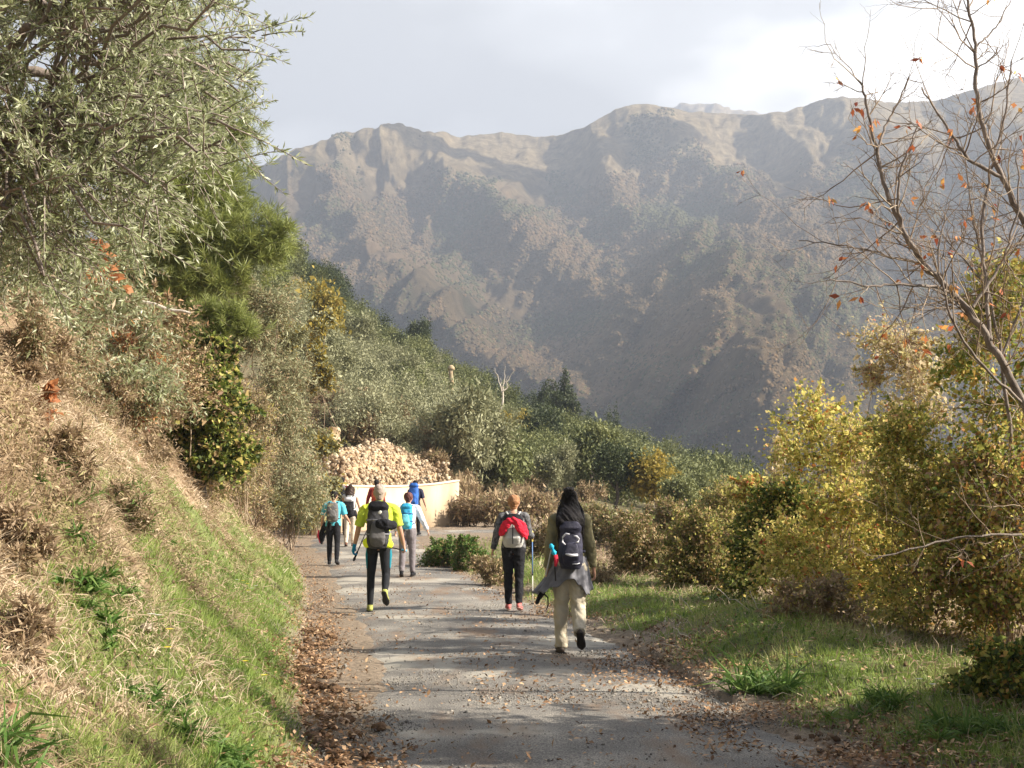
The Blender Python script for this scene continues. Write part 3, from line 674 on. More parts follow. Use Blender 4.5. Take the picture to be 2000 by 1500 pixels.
MIDTREES = [
    ('olive', 925, 57, 1.25, 'broad grey-green olive tree above the right end of the pale wall', None, 1.25),
    ('oak', 880, 59, 0.62, 'small green bush at the left foot of the broad grey-green olive', None, 1.0),
    ('oak', 985, 58, 0.7, 'low green tree at the right foot of the broad grey-green olive', None, 1.1),
    ('olive', 1090, 60, 0.75, 'small silvery olive right of the broad olive above the dry bushes', None, 1.2),
    ('oak', 1160, 66, 0.8, 'rounded green oak above the long-haired walker', None, 1.2),
    ('dark', 1205, 60, 0.62, 'dark green tree below the rounded oak', None, 1.1),
    ('yellow', 1275, 60, 0.95, 'yellow autumn tree at the foot of the wooded spur', None, 1.0),
    ('oak', 1330, 74, 0.65, 'green oak behind the yellow autumn tree', None, 1.0),
    ('dark', 1385, 86, 0.6, 'dark tree at the lowest tip of the wooded spur', None, 1.2),
    ('oak', 1330, 50, 0.5, 'small green bush right of the yellow autumn tree', None, 1.0),
    ('olive', 640, 62, 0.95, 'pale olive tree left of the rocky outcrop', None, 1.2),
    ('olive', 565, 52, 1.0, 'pale olive tree nearest the dark pine', None, 1.3),
    ('olive', 720, 68, 0.8, 'small pale olive just above the rocky outcrop', None, 1.1),
    ('olive', 790, 76, 1.0, 'pale olive left of the ruined chimney', None, 1.1),
    ('olive', 840, 66, 0.8, 'pale olive between the rocky outcrop and the broad olive', None, 1.1),
    ('olive', 700, 88, 1.1, 'silvery olive high on the slope below the yellow tree', None, 1.1),
    ('yellow', 640, 80, 1.1, 'yellow tree on the upper slope among green oaks', None, 1.3),
    ('yellow', 820, 74, 0.4, 'small yellowish bush beside the pale olives', None, 1.0),
    ('oak', 905, 90, 0.7, 'green oak behind the ruined chimney', None, 1.1),
    ('dark', 815, 148, 0.85, 'darkest tallest tree standing out on the skyline of the spur', None, 1.3),
    ('oak', 1000, 84, 0.7, 'green oak right of the dead tree', None, 1.1),
    ('dark', 1060, 92, 0.75, 'dark tree below the row of conifers', None, 1.2),
    ('cone', 1085, 132, 0.9, 'conifer at the left end of the row on the skyline', None, 1.0),
    ('cone', 1104, 134, 1.05, 'tallest conifer of the row on the skyline', None, 1.1),
    ('cone', 1122, 132, 0.85, 'conifer right of the tallest one on the skyline', None, 1.0),
    ('cone', 1066, 136, 0.8, 'slim conifer left of the conifer row on the skyline', None, 1.0),
    ('brush', 612, 43.5, 0.75, 'dry brown bush at the left end of the pale wall', None, 1.0),
    ('brush', 912, 51, 0.8, 'dry brown bush against the right end of the pale wall', None, 1.0),
    ('brush', 965, 50, 0.9, 'dry tan bush beyond the bend right of the wall', None, 1.0),
    ('brush', 1030, 50, 1.0, 'dry tan bush behind the woman with the red jacket', None, 1.0),
    ('brush', 905, 53, 0.8, 'taller dry bush above the wall end', None, 1.4),
    ('brush', 840, 55, 0.7, 'dry straw bush above the rubble slope', None, 1.0),
    ('brush', 690, 56, 0.8, 'dry bush below the rocky outcrop', None, 1.0),
    ('brush', 760, 58, 0.9, 'dry tan bush above the loose stones', None, 1.1),
    ('brush', 1010, 54, 0.8, 'reddish dry bush under the small silvery olive', None, 1.2),
]
for k_, px, Y, sc, lab, grp, sy in MIDTREES: place_tree(k_, px, Y, sc, lab, grp, sy)

# the wood covering the rest of the spur reads as one mass
def wood(name, label, kinds, pts, seed, sizes):
    rg = np.random.default_rng(seed)
    for kd in kinds:
        sel = [p_ for p_ in pts if p_[3] == kd]
        if not sel: continue
        v = KINDS[kd]; tmpl = []
        for q in range(3):
            r_ = np.random.default_rng(seed + q * 7 + len(kd)); k = 9
            lm = lumps_in(v['rx'], v['rx'], v['h'] * 0.45, k, r_, v['h'] * 0.5, (0.3, 0.5))
            if v.get('cone'):
                zz = np.linspace(0.1, 1.0, 9) * v['h']; lm = np.stack([zz * 0, zz * 0, zz, (1.12 - zz / v['h']) * v['rx'] * 0.8], 1)
            P, d = soft_pts(lm, 2000, r_)
            tmpl.append(leafset(P, d, r_, (v['L'][0] * 0.9, v['L'][1] * 1.0), (v['W'][0] * 1.1, v['W'][1] * 1.15)))
        Vs, Qs, n0 = [], [], 0
        for (x, y, z, _) in sel:
            V, Q = tmpl[rg.integers(3)]; a = rg.uniform(0, 6.28); s = rg.uniform(*sizes); ca, sa = math.cos(a), math.sin(a)
            W_ = np.stack([V[:, 0] * ca - V[:, 1] * sa, V[:, 0] * sa + V[:, 1] * ca, V[:, 2] * rg.uniform(0.85, 1.25)], 1) * s + np.array([x, y, z])
            Vs.append(W_); Qs.append(Q + n0); n0 += len(V)
        tag(link(name + '_' + KINDS[kd]['name'].replace('_tree', ''), mesh('wood', np.concatenate(Vs), np.concatenate(Qs)), M[v['mat']]), label % KINDS[kd]['name'].split('_')[0], 'woodland', kind='stuff')
rg = np.random.default_rng(77); pts = []
for i in range(950):
    px = rg.uniform(250, 1560); t_ = rg.uniform(0, 1) ** 0.8; Y = 62 + t_ * 90
    x = (px - 1000) / 2500 * Y
    f_ = fbm(px * 0.01, Y * 0.05, 3, 55) + rg.normal(0, 0.06)
    if px > 1000 and Y < 80: kd = 'oak' if f_ > 0.5 else 'brush'
    elif Y < 100 and px < 960: kd = 'olive' if f_ > 0.40 else ('brush' if f_ > 0.33 else 'oak')
    elif Y > 125: kd = 'dark' if f_ > 0.43 else ('cone' if px > 950 and rg.uniform() < 0.5 else 'oak')
    else: kd = 'oak' if f_ > 0.44 else ('olive' if f_ > 0.38 else 'yellow')
    pts.append((x, Y, float(H(x, Y)) - 0.4, kd))
for i in range(170):
    px = rg.uniform(545, 960); Y = rg.uniform(53.5, 76); x = (px - 1000) / 2500 * Y
    pts.append((x, Y, float(H(x, Y)) - 0.3, 'brush' if rg.uniform() < 0.7 else 'olive'))
wood('spur_woodland', 'mass of %s trees covering the hillside spur behind the road bend', list(KINDS), pts, 9, (0.42, 0.85))
# ------------------------------------------------------------------ pale wall, rubble slope, ruins
M['render'] = solid('pale_wall_render', [(0.34, 0.25, 0.16), (0.5, 0.39, 0.265), (0.57, 0.46, 0.33)], 0.9, 0.9, 0.3, 12, det=8, stretch=(1, 1, 0.35))
M['coping'] = solid('pale_wall_coping', [(0.6, 0.5, 0.38), (0.72, 0.63, 0.5)], 3, 0.9, 0.3, 40)
M['earth'] = solid('rubble_earth', [(0.3, 0.19, 0.1), (0.46, 0.31, 0.18), (0.55, 0.4, 0.25)], 2.5, 0.95, 0.8, 12)
M['rock'] = solid('ochre_rock', [(0.28, 0.19, 0.11), (0.5, 0.38, 0.24), (0.62, 0.5, 0.34)], 3, 0.95, 0.9, 9)
M['greyrock'] = solid('grey_earthy_rock', [(0.26, 0.21, 0.16), (0.42, 0.35, 0.28)], 3, 0.95, 0.9, 9)
wt = tag(empty('retaining_wall', (-4.6, 48.4, 0.6)), 'long pale plastered retaining wall at the road bend below the rubble', 'wall')
wp = [(628, 41.0, 947), (665, 43.3, 946), (720, 45.8, 948), (780, 48.0, 948), (850, 50.0, 944), (897, 51.2, 937)]
g = G()
q_ = []
for px, Y, py in wp:
    x = (px - 1000) / 2500 * Y; q_.append((x, Y, WP(px, py, Y)[2]))
q_ = np.array(q_); tt = np.linspace(0, 5, 41); q_ = np.stack([np.interp(tt, np.arange(6), q_[:, i]) for i in range(3)], 1)
for _ in range(8): q_[1:-1, :2] = (q_[:-2, :2] + 2 * q_[1:-1, :2] + q_[2:, :2]) / 4
nn_ = np.gradient(q_[:, :2], axis=0); nn_ = np.stack([-nn_[:, 1], nn_[:, 0]], 1); nn_ /= np.linalg.norm(nn_, axis=1, keepdims=True)
def strip(off0, off1, z0, z1):
    V = []
    for i in range(len(q_)):
        for o_, z_ in ((off0, z0[i]), (off0, z1[i]), (off1, z1[i]), (off1, z0[i])):
            V.append((*(q_[i, :2] + nn_[i] * o_), z_))
    Q = [(k * 4 + j, k * 4 + (j + 1) % 4, (k + 1) * 4 + (j + 1) % 4, (k + 1) * 4 + j) for k in range(len(q_) - 1) for j in range(4)]
    Q += [(0, 3, 2, 1), (len(V) - 4, len(V) - 3, len(V) - 2, len(V) - 1)]
    return np.array(V), np.array(Q)
zb_ = np.full(len(q_), 0.1)
def at0(o, t):
    o.location = -np.array(t.location); o.parent = t; return o
w1 = at0(G().add(*strip(0, 0.3, zb_, q_[:, 2] - 0.07)).build('wall_body', M['render']), wt)
w2 = at0(G().add(*strip(-0.03, 0.33, q_[:, 2] - 0.068, q_[:, 2])).build('coping', M['coping']), wt)
# rubble mound behind it
gx = np.linspace(0, 1, 90); gy = np.linspace(0, 1, 50)
A, B = np.meshgrid(gx, gy)
mpx = 596 + 285 * A; mY = np.interp(mpx, [590, 628, 665, 720, 780, 850, 897], [39.8, 41.0, 43.3, 45.8, 48.0, 50.0, 51.2]) + 0.35 + B * 5.2
top = np.interp(mpx, [590, 610, 640, 680, 720, 760, 800, 850, 881], [905, 896, 888, 880, 872, 868, 892, 918, 940])
zt = CAMZ + (985 - top) / 2500 * mY
zw = np.interp(mpx, [590, 640, 890], [1.9, 2.1, 2.2])
mz = zw + (zt - zw) * sstep(0, 0.85, B) + (fbm(mpx * 0.06, mY * 1.5, 4, 61) - 0.5) * 0.5
mx_ = (mpx - 1000) / 2500 * mY
idx = np.arange(A.size).reshape(A.shape)
mound = tag(link('rubble_slope', mesh('rubble_slope', np.stack([mx_, mY, mz], -1).reshape(-1, 3), np.stack([idx[:-1, :-1], idx[:-1, 1:], idx[1:, 1:], idx[1:, :-1]], -1).reshape(-1, 4), True), M['earth']), kind='structure')
def chips(P, sc, rg, flat=0.6):
    """irregular six-sided stones: P (n,3), sc (n,)"""
    n = len(P); base = np.array([(-1, -1, -1), (1, -1, -1), (1, 1, -1), (-1, 1, -1), (-.7, -.7, 1), (.7, -.7, 1), (.7, .7, 1), (-.7, .7, 1)], float) * np.array([1, 0.75, flat])
    J = base[None] * rg.uniform(0.6, 1.25, (n, 8, 3))
    a = rdir(n, rg); b = nrmz(np.cross(a, rdir(n, rg))); c_ = np.cross(a, b); Rm = np.stack([a, b, c_], 1)
    V = np.einsum('nij,njk->nik', J, Rm) * np.asarray(sc)[:, None, None] * 0.5 + P[:, None]
    F = np.array([(0, 3, 2, 1), (4, 5, 6, 7), (0, 1, 5, 4), (1, 2, 6, 5), (2, 3, 7, 6), (3, 0, 4, 7)])
    return V.reshape(-1, 3), (F[None] + (np.arange(n) * 8)[:, None, None]).reshape(-1, 4)
rg = np.random.default_rng(21)
ia = rg.integers(0, A.size, 9000); P = np.stack([mx_.ravel()[ia], mY.ravel()[ia], mz.ravel()[ia]], 1) + rg.normal(0, 0.04, (9000, 3))
G().add(*chips(P, 0.03 + 0.17 * rg.uniform(0, 1, 9000) ** 3.5, rg)).build('loose_stones', M['stone']); tag(bpy.data.objects['loose_stones'], 'loose pale stones heaped on the slope behind the wall', 'stones', kind='stuff')
# dry stone wall at the left of the mound (courses of squarish stones)
def stone_wall(name, label, cat, px0, px1, py0, py1, Y, seed, ss=0.14):
    rg = np.random.default_rng(seed); t = None; P = []
    s = 2500 / Y
    for zz in np.arange(py1, py0, -ss * s * 0.7):
        for xx in np.arange(px0, px1, ss * s * 1.0):
            P.append(WP(xx + rg.normal(0, 2), zz, Y + rg.uniform(-0.05, 0.05) + (py1 - zz) * 0.004))
    P = np.array(P); o = G().add(*chips(P, rg.uniform(ss * 1.0, ss * 1.6, len(P)), rg, 0.75)).build(name, M['stone'])
    return tag(o, label, cat)
stone_wall('dry_stone_wall', 'dry stone wall at the left end of the rubble slope', 'stone wall', 600, 670, 886, 936, 43.4, 3)
stone_wall('stone_terrace_wall', 'short remnant of stone terrace wall above the loose stones', 'stone wall', 715, 760, 858, 884, 51.5, 4)
stone_wall('stone_pillar_remnant', 'small stone corner at the right end of the rubble slope', 'stone wall', 858, 876, 905, 934, 51.2, 5)
def rock(name, label, px, py, Y, w, h, seed, mat='rock', cat='rock'):
    rg = np.random.default_rng(seed); n = 9
    P = rdir(n, rg) * rg.uniform(0, 0.33, (n, 1)) * np.array([w, w * 0.8, h]); V, Q = chips(P, rg.uniform(0.42, 0.7, n) * min(w, h) * 1.25, rg, 0.8)
    V = V * np.array([w, w * 0.8, h]) / min(w, h) * 0.8
    o = remesh(G().add(V, Q), max(w, h) / 22, name, M[mat], None, 2, max(w, h) * 0.05, seed, 6 / max(w, h))
    o.location = WP(px, py, Y); return tag(o, label, cat)
rock('boulder', 'upright ochre boulder on top of the dry stone wall', 652, 860, 44.5, 0.62, 0.95, 2)
rock('boulder', 'small pale rock left of the upright boulder', 628, 866, 44.2, 0.4, 0.3, 3)
rock('rock_outcrop', 'pale rocky outcrop among the olives above the rubble', 668, 782, 62, 1.1, 1.0, 5)
rock('rock_outcrop', 'second pale rocky outcrop, the right one of the pair', 712, 778, 62, 0.9, 1.2, 6)
# ruined stone pillar and the dead tree up on the slope
pl = WP(881, 765, 70); g = G()
P = np.array([(0, 0, -1.2), (0, 0, 0), (0.02, 0, 0.6), (-0.03, 0, 1.15), (0.0, 0, 1.2)]); V, Q = loft(P, [0.12, 0.12, 0.11, 0.14, 0.13], n=8, sq=0.6); g.add(V, Q)
po = tag(empty('stone_pillar', pl), 'tall thin pale pillar standing alone on the wooded slope', 'pillar')
g.build('shaft', M['rock'], po); V, Q = loft(np.array([(0, 0, 1.2), (0, 0, 1.36), (0, 0, 1.46)]), [0.19, 0.18, 0.08], n=8, sq=0.6); G().add(V, Q).build('cap', M['rock'], po)
dt_ = WP(972, 790, 66); rg = np.random.default_rng(8); g = G()
g.add(*tube(wiggle((0, 0, -1.5), (0.25, 0, 0.9), 6, 0.03, rg), 0.09, 0.05, 6)); g2 = G()
for e_ in [(-0.15, 0, 1.9), (0.55, 0, 1.5), (0.85, 0.1, 1.75), (0.1, 0.2, 1.4), (0.7, 0, 1.1), (0.4, 0, 2.0)]: g2.add(*tube(wiggle((0.2, 0, 0.5 + 0.1 * e_[2]), e_, 6, 0.05, rg), 0.035, 0.01, 5))
do = tag(empty('dead_tree', dt_), 'small bare whitened dead tree among the green oaks on the slope', 'dead tree')
g.build('trunk', M['deadwood'], do); g2.build('limb', M['deadwood'], do)

# ------------------------------------------------------------------ the big olive hanging in from the left bank
def olive():
    rg = np.random.default_rng(31)
    b = np.array([-4.1, 8.6, float(H(-4.1, 8.6)) - 0.2])
    t = tag(empty('olive_tree', b), 'large olive tree with silvery leaves hanging over the left bank', 'olive tree')
    loc = np.array(t.location)
    tr = G(); tp = b + np.array([0.1, -0.6, 1.0])
    tr.add(*tube(wiggle(b, tp, 6, 0.03, rg), 0.16, 0.1, 8))
    lb = G(); tw = G(); pos = []; dr = []
    # limb ends inside the crown, in the plane of the picture and spread in depth
    ends = []
    for _ in range(290):
        for _t in range(50):
            px, py = rg.uniform(-260, 545), rg.uniform(-260, 540); Y = rg.uniform(5.4, 9.0)
            edge = np.interp(py, [-300, 0, 120, 200, 330, 400, 470, 520, 560], [505, 512, 508, 490, 440, 335, 270, 180, 60])
            hole = (0 < px < 280 and -100 < py < 220 and rg.uniform() < 0.8) or (370 < px < 450 and 20 < py < 130 and rg.uniform() < 0.8)
            if px < edge and not hole: break
        ends.append(WP(px, py, Y))
    ends = np.array(ends)
    mains = ends[rg.choice(len(ends), 16, replace=False)]
    for e_ in mains:
        m_ = tp * 0.4 + e_ * 0.6
        lb.add(*tube(wiggle(tp, m_, 7, 0.04, rg, 0.08), 0.06, 0.025, 6))
    for e_ in ends:
        j = np.argmin(np.linalg.norm(mains * 0.6 + tp * 0.4 - e_, axis=1)); s0 = tp * 0.4 + mains[j] * 0.6
        P = wiggle(s0, e_, 9, 0.03, rg, 0.06); lb.add(*tube(P, 0.016, 0.006, 5))
        for q in range(11):
            o_ = P[rg.integers(4, 9)] + rg.normal(0, 0.05, 3)
            v = nrmz(rg.normal(0, 1, 3) + (e_ - s0) / np.linalg.norm(e_ - s0) * 0.8 + np.array([0.1, 0, -0.3 + rg.uniform(0, .8)])); L = rg.uniform(0.2, 0.45)
            T = o_ + v[None] * (np.linspace(0, 1, 6) * L)[:, None]; T[:, 2] -= 0.08 * L * np.linspace(0, 1, 6) ** 2
            tw.add(*tube(T, 0.0042, 0.0015, 4))
            n = int(L * 105); u = rg.uniform(0.08, 1.0, n)
            pp = np.stack([np.interp(u * 5, np.arange(6), T[:, i]) for i in range(3)], 1)
            pos.append(pp); dr.append(v[None] * 0.8 + rdir(n, rg) * 0.75)
    pos = np.concatenate(pos); dr = np.concatenate(dr); n = len(pos); print('olive leaves', n)
    for gg_, nm, mt in ((tr, 'trunk', 'bark'), (lb, 'limb', 'palebark'), (tw, 'twig', 'palebark')): at0(gg_.build(nm, M[mt]), t)
    at0(G().add(*leaves(pos, dr, rdir(n, rg), rg.uniform(0.03, 0.062, n), rg.uniform(0.007, 0.012, n))).build('foliage', M['olive']), t)
olive()

def needle_tree(name, label, base, lumps, n, seed, nl=(0.1, 0.16), k=46, mat='pine', twigr=0.006, nw=0.0045):
    """pine: each shoot is a brush of long needles"""
    rg = np.random.default_rng(seed); t = tag(empty(name, base), label, 'pine tree'); base = np.array(base)
    L_ = np.array(lumps, float); tr = G(); top = L_[np.argmax(L_[:, 2]), :3]
    tr.add(*tube(wiggle(base, top, 8, 0.015, rg), 0.11, 0.03, 8))
    lb = G()
    for l in L_: 
        s0 = base + (top - base) * np.clip((l[2] - base[2]) / max(top[2] - base[2], .1) * 0.8, 0.1, 0.95)
        lb.add(*tube(wiggle(s0, l[:3], 6, 0.03, rg), 0.03, 0.012, 5))
    P, d = soft_pts(L_ * np.array([1, 1, 1, 1.25]), n, rg); d = nrmz(d + np.array([0, 0, 0.55]))
    for a, b in zip(P[::2], d[::2]): lb.add(*tube(np.array([a - b * 0.28, a - b * 0.1, a + b * 0.05]), twigr, twigr * 0.5, 4))
    PP = np.repeat(P, k, 0) - np.repeat(d, k, 0) * rg.uniform(0, 0.16, (n * k, 1)); DD = nrmz(np.repeat(d, k, 0) * 0.75 + rdir(n * k, rg) * 0.8)
    at0(tr.build('trunk', M['bark']), t); at0(lb.build('limb', M['bark']), t)
    at0(G().add(*leaves(PP, DD, rdir(n * k, rg), rg.uniform(*nl, n * k), nw)).build('foliage', M[mat]), t)
def LW(px, py, Y, rpx): return (*WP(px, py, Y), rpx * Y / 2500)
bz_ = lambda px, Y: ((px - 1000) / 2500 * Y, Y, float(H((px - 1000) / 2500 * Y, Y)) - 0.2)
needle_tree('pine_tree', 'bright green pine boughs with long needles below the olive', bz_(330, 26.2),
    [LW(430, 380, 26.2, 60), LW(370, 360, 25.9, 55), LW(400, 455, 25.7, 65), LW(480, 470, 25.7, 55), LW(545, 448, 25.5, 42), LW(450, 420, 26.3, 55), LW(340, 470, 26.3, 60), LW(520, 495, 25.7, 38), LW(300, 540, 25.9, 60), LW(390, 520, 25.9, 60), LW(440, 330, 26.5, 38), LW(360, 570, 25.7, 60), LW(430, 540, 25.5, 50), LW(280, 460, 26.2, 60), LW(250, 590, 25.7, 50)], 2100, 41, nl=(0.16, 0.3), k=42, nw=0.012)
needle_tree('pine_tree', 'tall pine crown rising behind the olive leaves', bz_(300, 29),
    [LW(430, 140, 29, 48), LW(420, 220, 29, 62), LW(330, 120, 29, 65), LW(350, 230, 29, 70), LW(460, 260, 29, 45), LW(280, 60, 29, 60), LW(340, 30, 29, 50), LW(250, 200, 29, 70), LW(380, 310, 29, 70), LW(310, 350, 29, 60), LW(210, 300, 29, 60)], 1700, 42, nl=(0.16, 0.3), k=36, nw=0.012)
needle_tree('young_pine', 'young pine with two light green tufts beside the dead stick', bz_(400, 19),
    [LW(405, 610, 19, 30), LW(455, 612, 18.9, 28), LW(430, 640, 18.9, 26), LW(345, 645, 19, 28), LW(480, 640, 19, 22), LW(390, 660, 19, 25)], 260, 43, nl=(0.1, 0.19), k=50, nw=0.007)
# ------------------------------------------------------------------ shrubs on the left bank
def gY(px, py):
    """forward distance where a pixel ray meets the ground"""
    Ys = np.linspace(4, 45, 1600); P = np.array([WP(px, py, v) for v in Ys]); hh = H(P[:, 0], P[:, 1]); i = np.argmax(P[:, 2] < hh + 0.13)
    return float(Ys[i])
def bshrub(name, label, px, Y, wpx, toppy, mats, n, L, Wd, seed, botpy=None, **k):
    gb = k.pop('gb', None)
    if gb: Y = gY(px, gb)
    yn = k.pop('yn', None)
    if yn: f_ = (yn / Y) ** 0.75; Y = yn; L = (L[0] * f_, L[1] * f_); Wd = (Wd[0] * f_, Wd[1] * f_)
    s = 2500 / Y; x = (px - 1000) / s; z = float(H(x, Y)) - 0.05
    h = CAMZ + (985 - toppy) / s - z
    if botpy is not None: z2 = CAMZ + (985 - botpy) / s; h = h - (z2 - z); z = z2
    return shrub(name, label, k.pop('cat', 'bush'), (x, Y, z), (wpx / 2 / s, wpx / 2 / s * k.pop('dep', 0.9), h), mats, n, L, Wd, seed, **k)
bshrub('grey_shrub', 'tall feathery grey-green shrub at the end of the left bank', 495, 19, 240, 520, [('farolive', 0.75), ('drybrush', 0.25)], 49300, (0.035, 0.08), (0.008, 0.018), 51, k=16, yn=27)
bshrub('grey_shrub', 'grey-green olive shrub behind the feathery one, above the walkers at the wall', 570, 27, 140, 600, [('farolive', 0.8), ('yellowleaf', 0.2)], 31900, (0.05, 0.1), (0.012, 0.025), 52, k=14, yn=34)
bshrub('yellow_shrub', 'yellow-leaved shrub right of the pine on the slope edge', 625, 34, 90, 575, [('yellowleaf', 0.5), ('farolive', 0.5)], 11600, (0.06, 0.12), (0.04, 0.07), 53, yn=39)
bshrub('ivy_thicket', 'dark green ivy thicket in a hollow of the bank', 385, 12.6, 200, 640, [('ivy', 0.6), ('hazel', 0.2), ('bramble', 0.2)], 34800, (0.035, 0.06), (0.03, 0.05), 54, k=14, yn=18.5)
bshrub('brown_thicket', 'brown twiggy thicket at the foot of the feathery shrub', 470, 17.5, 210, 760, [('drybrush', 0.7), ('hazel', 0.12), ('farolive', 0.18)], 34800, (0.025, 0.06), (0.006, 0.016), 55, k=14, twigs=14, stem=0.012, yn=23)
bshrub('brown_thicket', 'dry brown thicket at the bank end left of the stone wall', 515, 30, 90, 850, [('drybrush', 0.8), ('farolive', 0.2)], 17400, (0.04, 0.09), (0.01, 0.022), 56, k=10, twigs=10, yn=33)
bshrub('brown_thicket', 'brown bramble thicket under the young pine', 290, 10.6, 280, 600, [('drybrush', 0.6), ('litter', 0.2), ('bramble', 0.2)], 24650, (0.022, 0.05), (0.006, 0.02), 57, k=12, twigs=16, stem=0.009, yn=17.6)
bshrub('olive_shrub', 'low olive sprouts at the left edge under the big olive', 50, 8.3, 340, 480, [('olive', 0.75), ('straw', 0.25)], 10150, (0.035, 0.06), (0.008, 0.013), 58, k=14, twigs=16, stem=0.007, yn=12.3)
bshrub('olive_shrub', 'upright olive suckers between the big olive and the ivy', 225, 9.6, 260, 430, [('olive', 0.8), ('drybrush', 0.2)], 13050, (0.035, 0.06), (0.008, 0.013), 59, k=14, twigs=20, stem=0.008, yn=15)
bshrub('red_leaved_sapling', 'sapling with orange-red leaves below the olive trunk', 185, 9.0, 90, 470, [('orange', 1.0)], 150, (0.04, 0.07), (0.028, 0.045), 60, cat='sapling', k=6, twigs=4, stem=0.006, botpy=570, yn=13)
bshrub('red_leaved_sapling', 'orange-red leaved sapling lower and left of the dead stick', 160, 8.8, 120, 560, [('orange', 1.0)], 150, (0.035, 0.06), (0.025, 0.04), 61, cat='sapling', k=6, twigs=4, stem=0.005, botpy=665, yn=13.2)
bshrub('red_leaved_sapling', 'tiny sapling with a few orange leaves on the straw bank', 92, 8.0, 36, 745, [('orange', 1.0)], 16, (0.03, 0.05), (0.022, 0.034), 62, cat='sapling', k=4, twigs=2, stem=0.004, botpy=840, yn=9.1)
def plant(name, label, px, gb, wpx, n, L, seed, lw=0.012, up=0.55, mat='weed'):
    """low herb clump: rosettes of arching leaves spread over the ground"""
    rg = np.random.default_rng(seed); Y = gY(px, gb); s = 2500 / Y; x = (px - 1000) / s; z = float(H(x, Y))
    t = tag(empty(name, (x, Y, z)), label, 'plant'); P, D, LL = [], [], []
    for _ in range(n):
        q = rg.normal(0, 0.30, 2) * wpx / s; c_ = np.array([x + q[0], Y + q[1] * 1.2, 0]); c_[2] = float(H(c_[0], c_[1])); m_ = rg.integers(14, 30)
        c_[2] += rg.uniform(0, 0.05); v = rdir(m_, rg); v[:, 2] = np.abs(v[:, 2]) * up + 0.25
        P.append(np.tile(c_, (m_, 1)) + v * 0.01); D.append(v); LL.append(rg.uniform(L[0], L[1], m_) * rg.uniform(0.7, 1.2))
    P, D, LL = np.concatenate(P), np.concatenate(D), np.concatenate(LL); V, Q = blades(P, D, LL, LL * 0.04 + lw, 0.7, rg)
    at0(G().add(V, Q).build('leaf', M[mat]), t); return t
plant('fern', 'bright green fern clump high on the straw bank', 125, 890, 90, 10, (0.08, 0.2), 63, 0.008)
plant('green_weed', 'small green weed clump on the bank left of the grass', 190, 1145, 90, 13, (0.05, 0.12), 64, 0.014)
plant('leafy_plant', 'grey-green leafy plant at the bottom left of the bank', 135, 1430, 80, 12, (0.04, 0.09), 65, 0.014)
plant('leafy_plant', 'long-leaved plant clump at the bottom of the bank beside the litter', 470, 1480, 110, 16, (0.05, 0.12), 66, 0.012)
plant('leafy_plant', 'broad trailing plant clump halfway down the green bank', 320, 1340, 150, 18, (0.04, 0.09), 67, 0.012)
plant('leafy_plant', 'leafy plant clump between the two other clumps at the bank foot', 395, 1410, 110, 13, (0.04, 0.1), 68, 0.012)
plant('grass_tuft', 'large dark green grass tuft on the right verge', 1480, 1320, 90, 12, (0.14, 0.34), 89, 0.006)
bshrub('dry_brush_clump', 'pale tangled brush at the very left edge under the olive', 20, 10, 150, 560, [('straw', 0.4), ('drybrush', 0.35), ('olive', 0.25)], 3600, (0.025, 0.06), (0.004, 0.013), 400, k=8, twigs=12, stem=0.005, gb=690)
bshrub('dry_brush_clump', 'brown brush on the bank crest right of the left edge', 95, 10, 120, 640, [('drybrush', 0.6), ('straw', 0.4)], 3600, (0.025, 0.06), (0.004, 0.013), 401, k=8, twigs=12, stem=0.005, gb=730)
bshrub('dry_brush_clump', 'straw and olive-leaved brush on the crest below the stump', 165, 10, 110, 690, [('straw', 0.4), ('drybrush', 0.3), ('olive', 0.3)], 3600, (0.025, 0.06), (0.004, 0.013), 402, k=8, twigs=12, stem=0.005, gb=780)
bshrub('dry_brush_clump', 'dry brush on the crest left of the ivy thicket', 235, 10, 110, 740, [('drybrush', 0.7), ('straw', 0.3)], 3600, (0.025, 0.06), (0.004, 0.013), 403, k=8, twigs=12, stem=0.005, gb=830)
bshrub('dry_brush_clump', 'low straw brush on the crest below the ivy thicket', 300, 10, 100, 820, [('straw', 0.6), ('drybrush', 0.4)], 3600, (0.025, 0.06), (0.004, 0.013), 404, k=8, twigs=12, stem=0.005, gb=900)
bshrub('dry_brush_clump', 'low dead weeds clump in the middle of the straw bank', 120, 10, 120, 840, [('straw', 0.5), ('drybrush', 0.5)], 3600, (0.025, 0.06), (0.004, 0.013), 405, k=8, twigs=12, stem=0.005, gb=900)
bshrub('dry_brush_clump', 'dead weeds clump at the left edge above the grass', 40, 10, 130, 1000, [('straw', 0.6), ('drybrush', 0.4)], 3600, (0.025, 0.06), (0.004, 0.013), 406, k=8, twigs=12, stem=0.005, gb=1080)
bshrub('dry_brush_clump', 'dead weeds clump where the straw turns to green', 250, 10, 110, 950, [('straw', 0.5), ('drybrush', 0.3), ('weed', 0.2)], 3600, (0.025, 0.06), (0.004, 0.013), 407, k=8, twigs=12, stem=0.005, gb=1010)
bshrub('dry_brush_clump', 'straw clump at the left edge low on the bank', 60, 10, 120, 1180, [('straw', 0.7), ('drybrush', 0.3)], 3600, (0.025, 0.06), (0.004, 0.013), 408, k=8, twigs=12, stem=0.005, gb=1250)
bshrub('bank_brush', 'low dry brush on the crest of the bank below the dead stick', 290, 17, 170, 770, [('drybrush', 0.7), ('straw', 0.3)], 6500, (0.03, 0.07), (0.008, 0.02), 321, k=10, twigs=10, stem=0.007)
bshrub('bank_brush', 'low tangled brush left of the stump on the upper bank', 110, 12.6, 200, 640, [('drybrush', 0.5), ('olive', 0.3), ('straw', 0.2)], 6500, (0.025, 0.06), (0.007, 0.018), 322, k=10, twigs=12, stem=0.006)
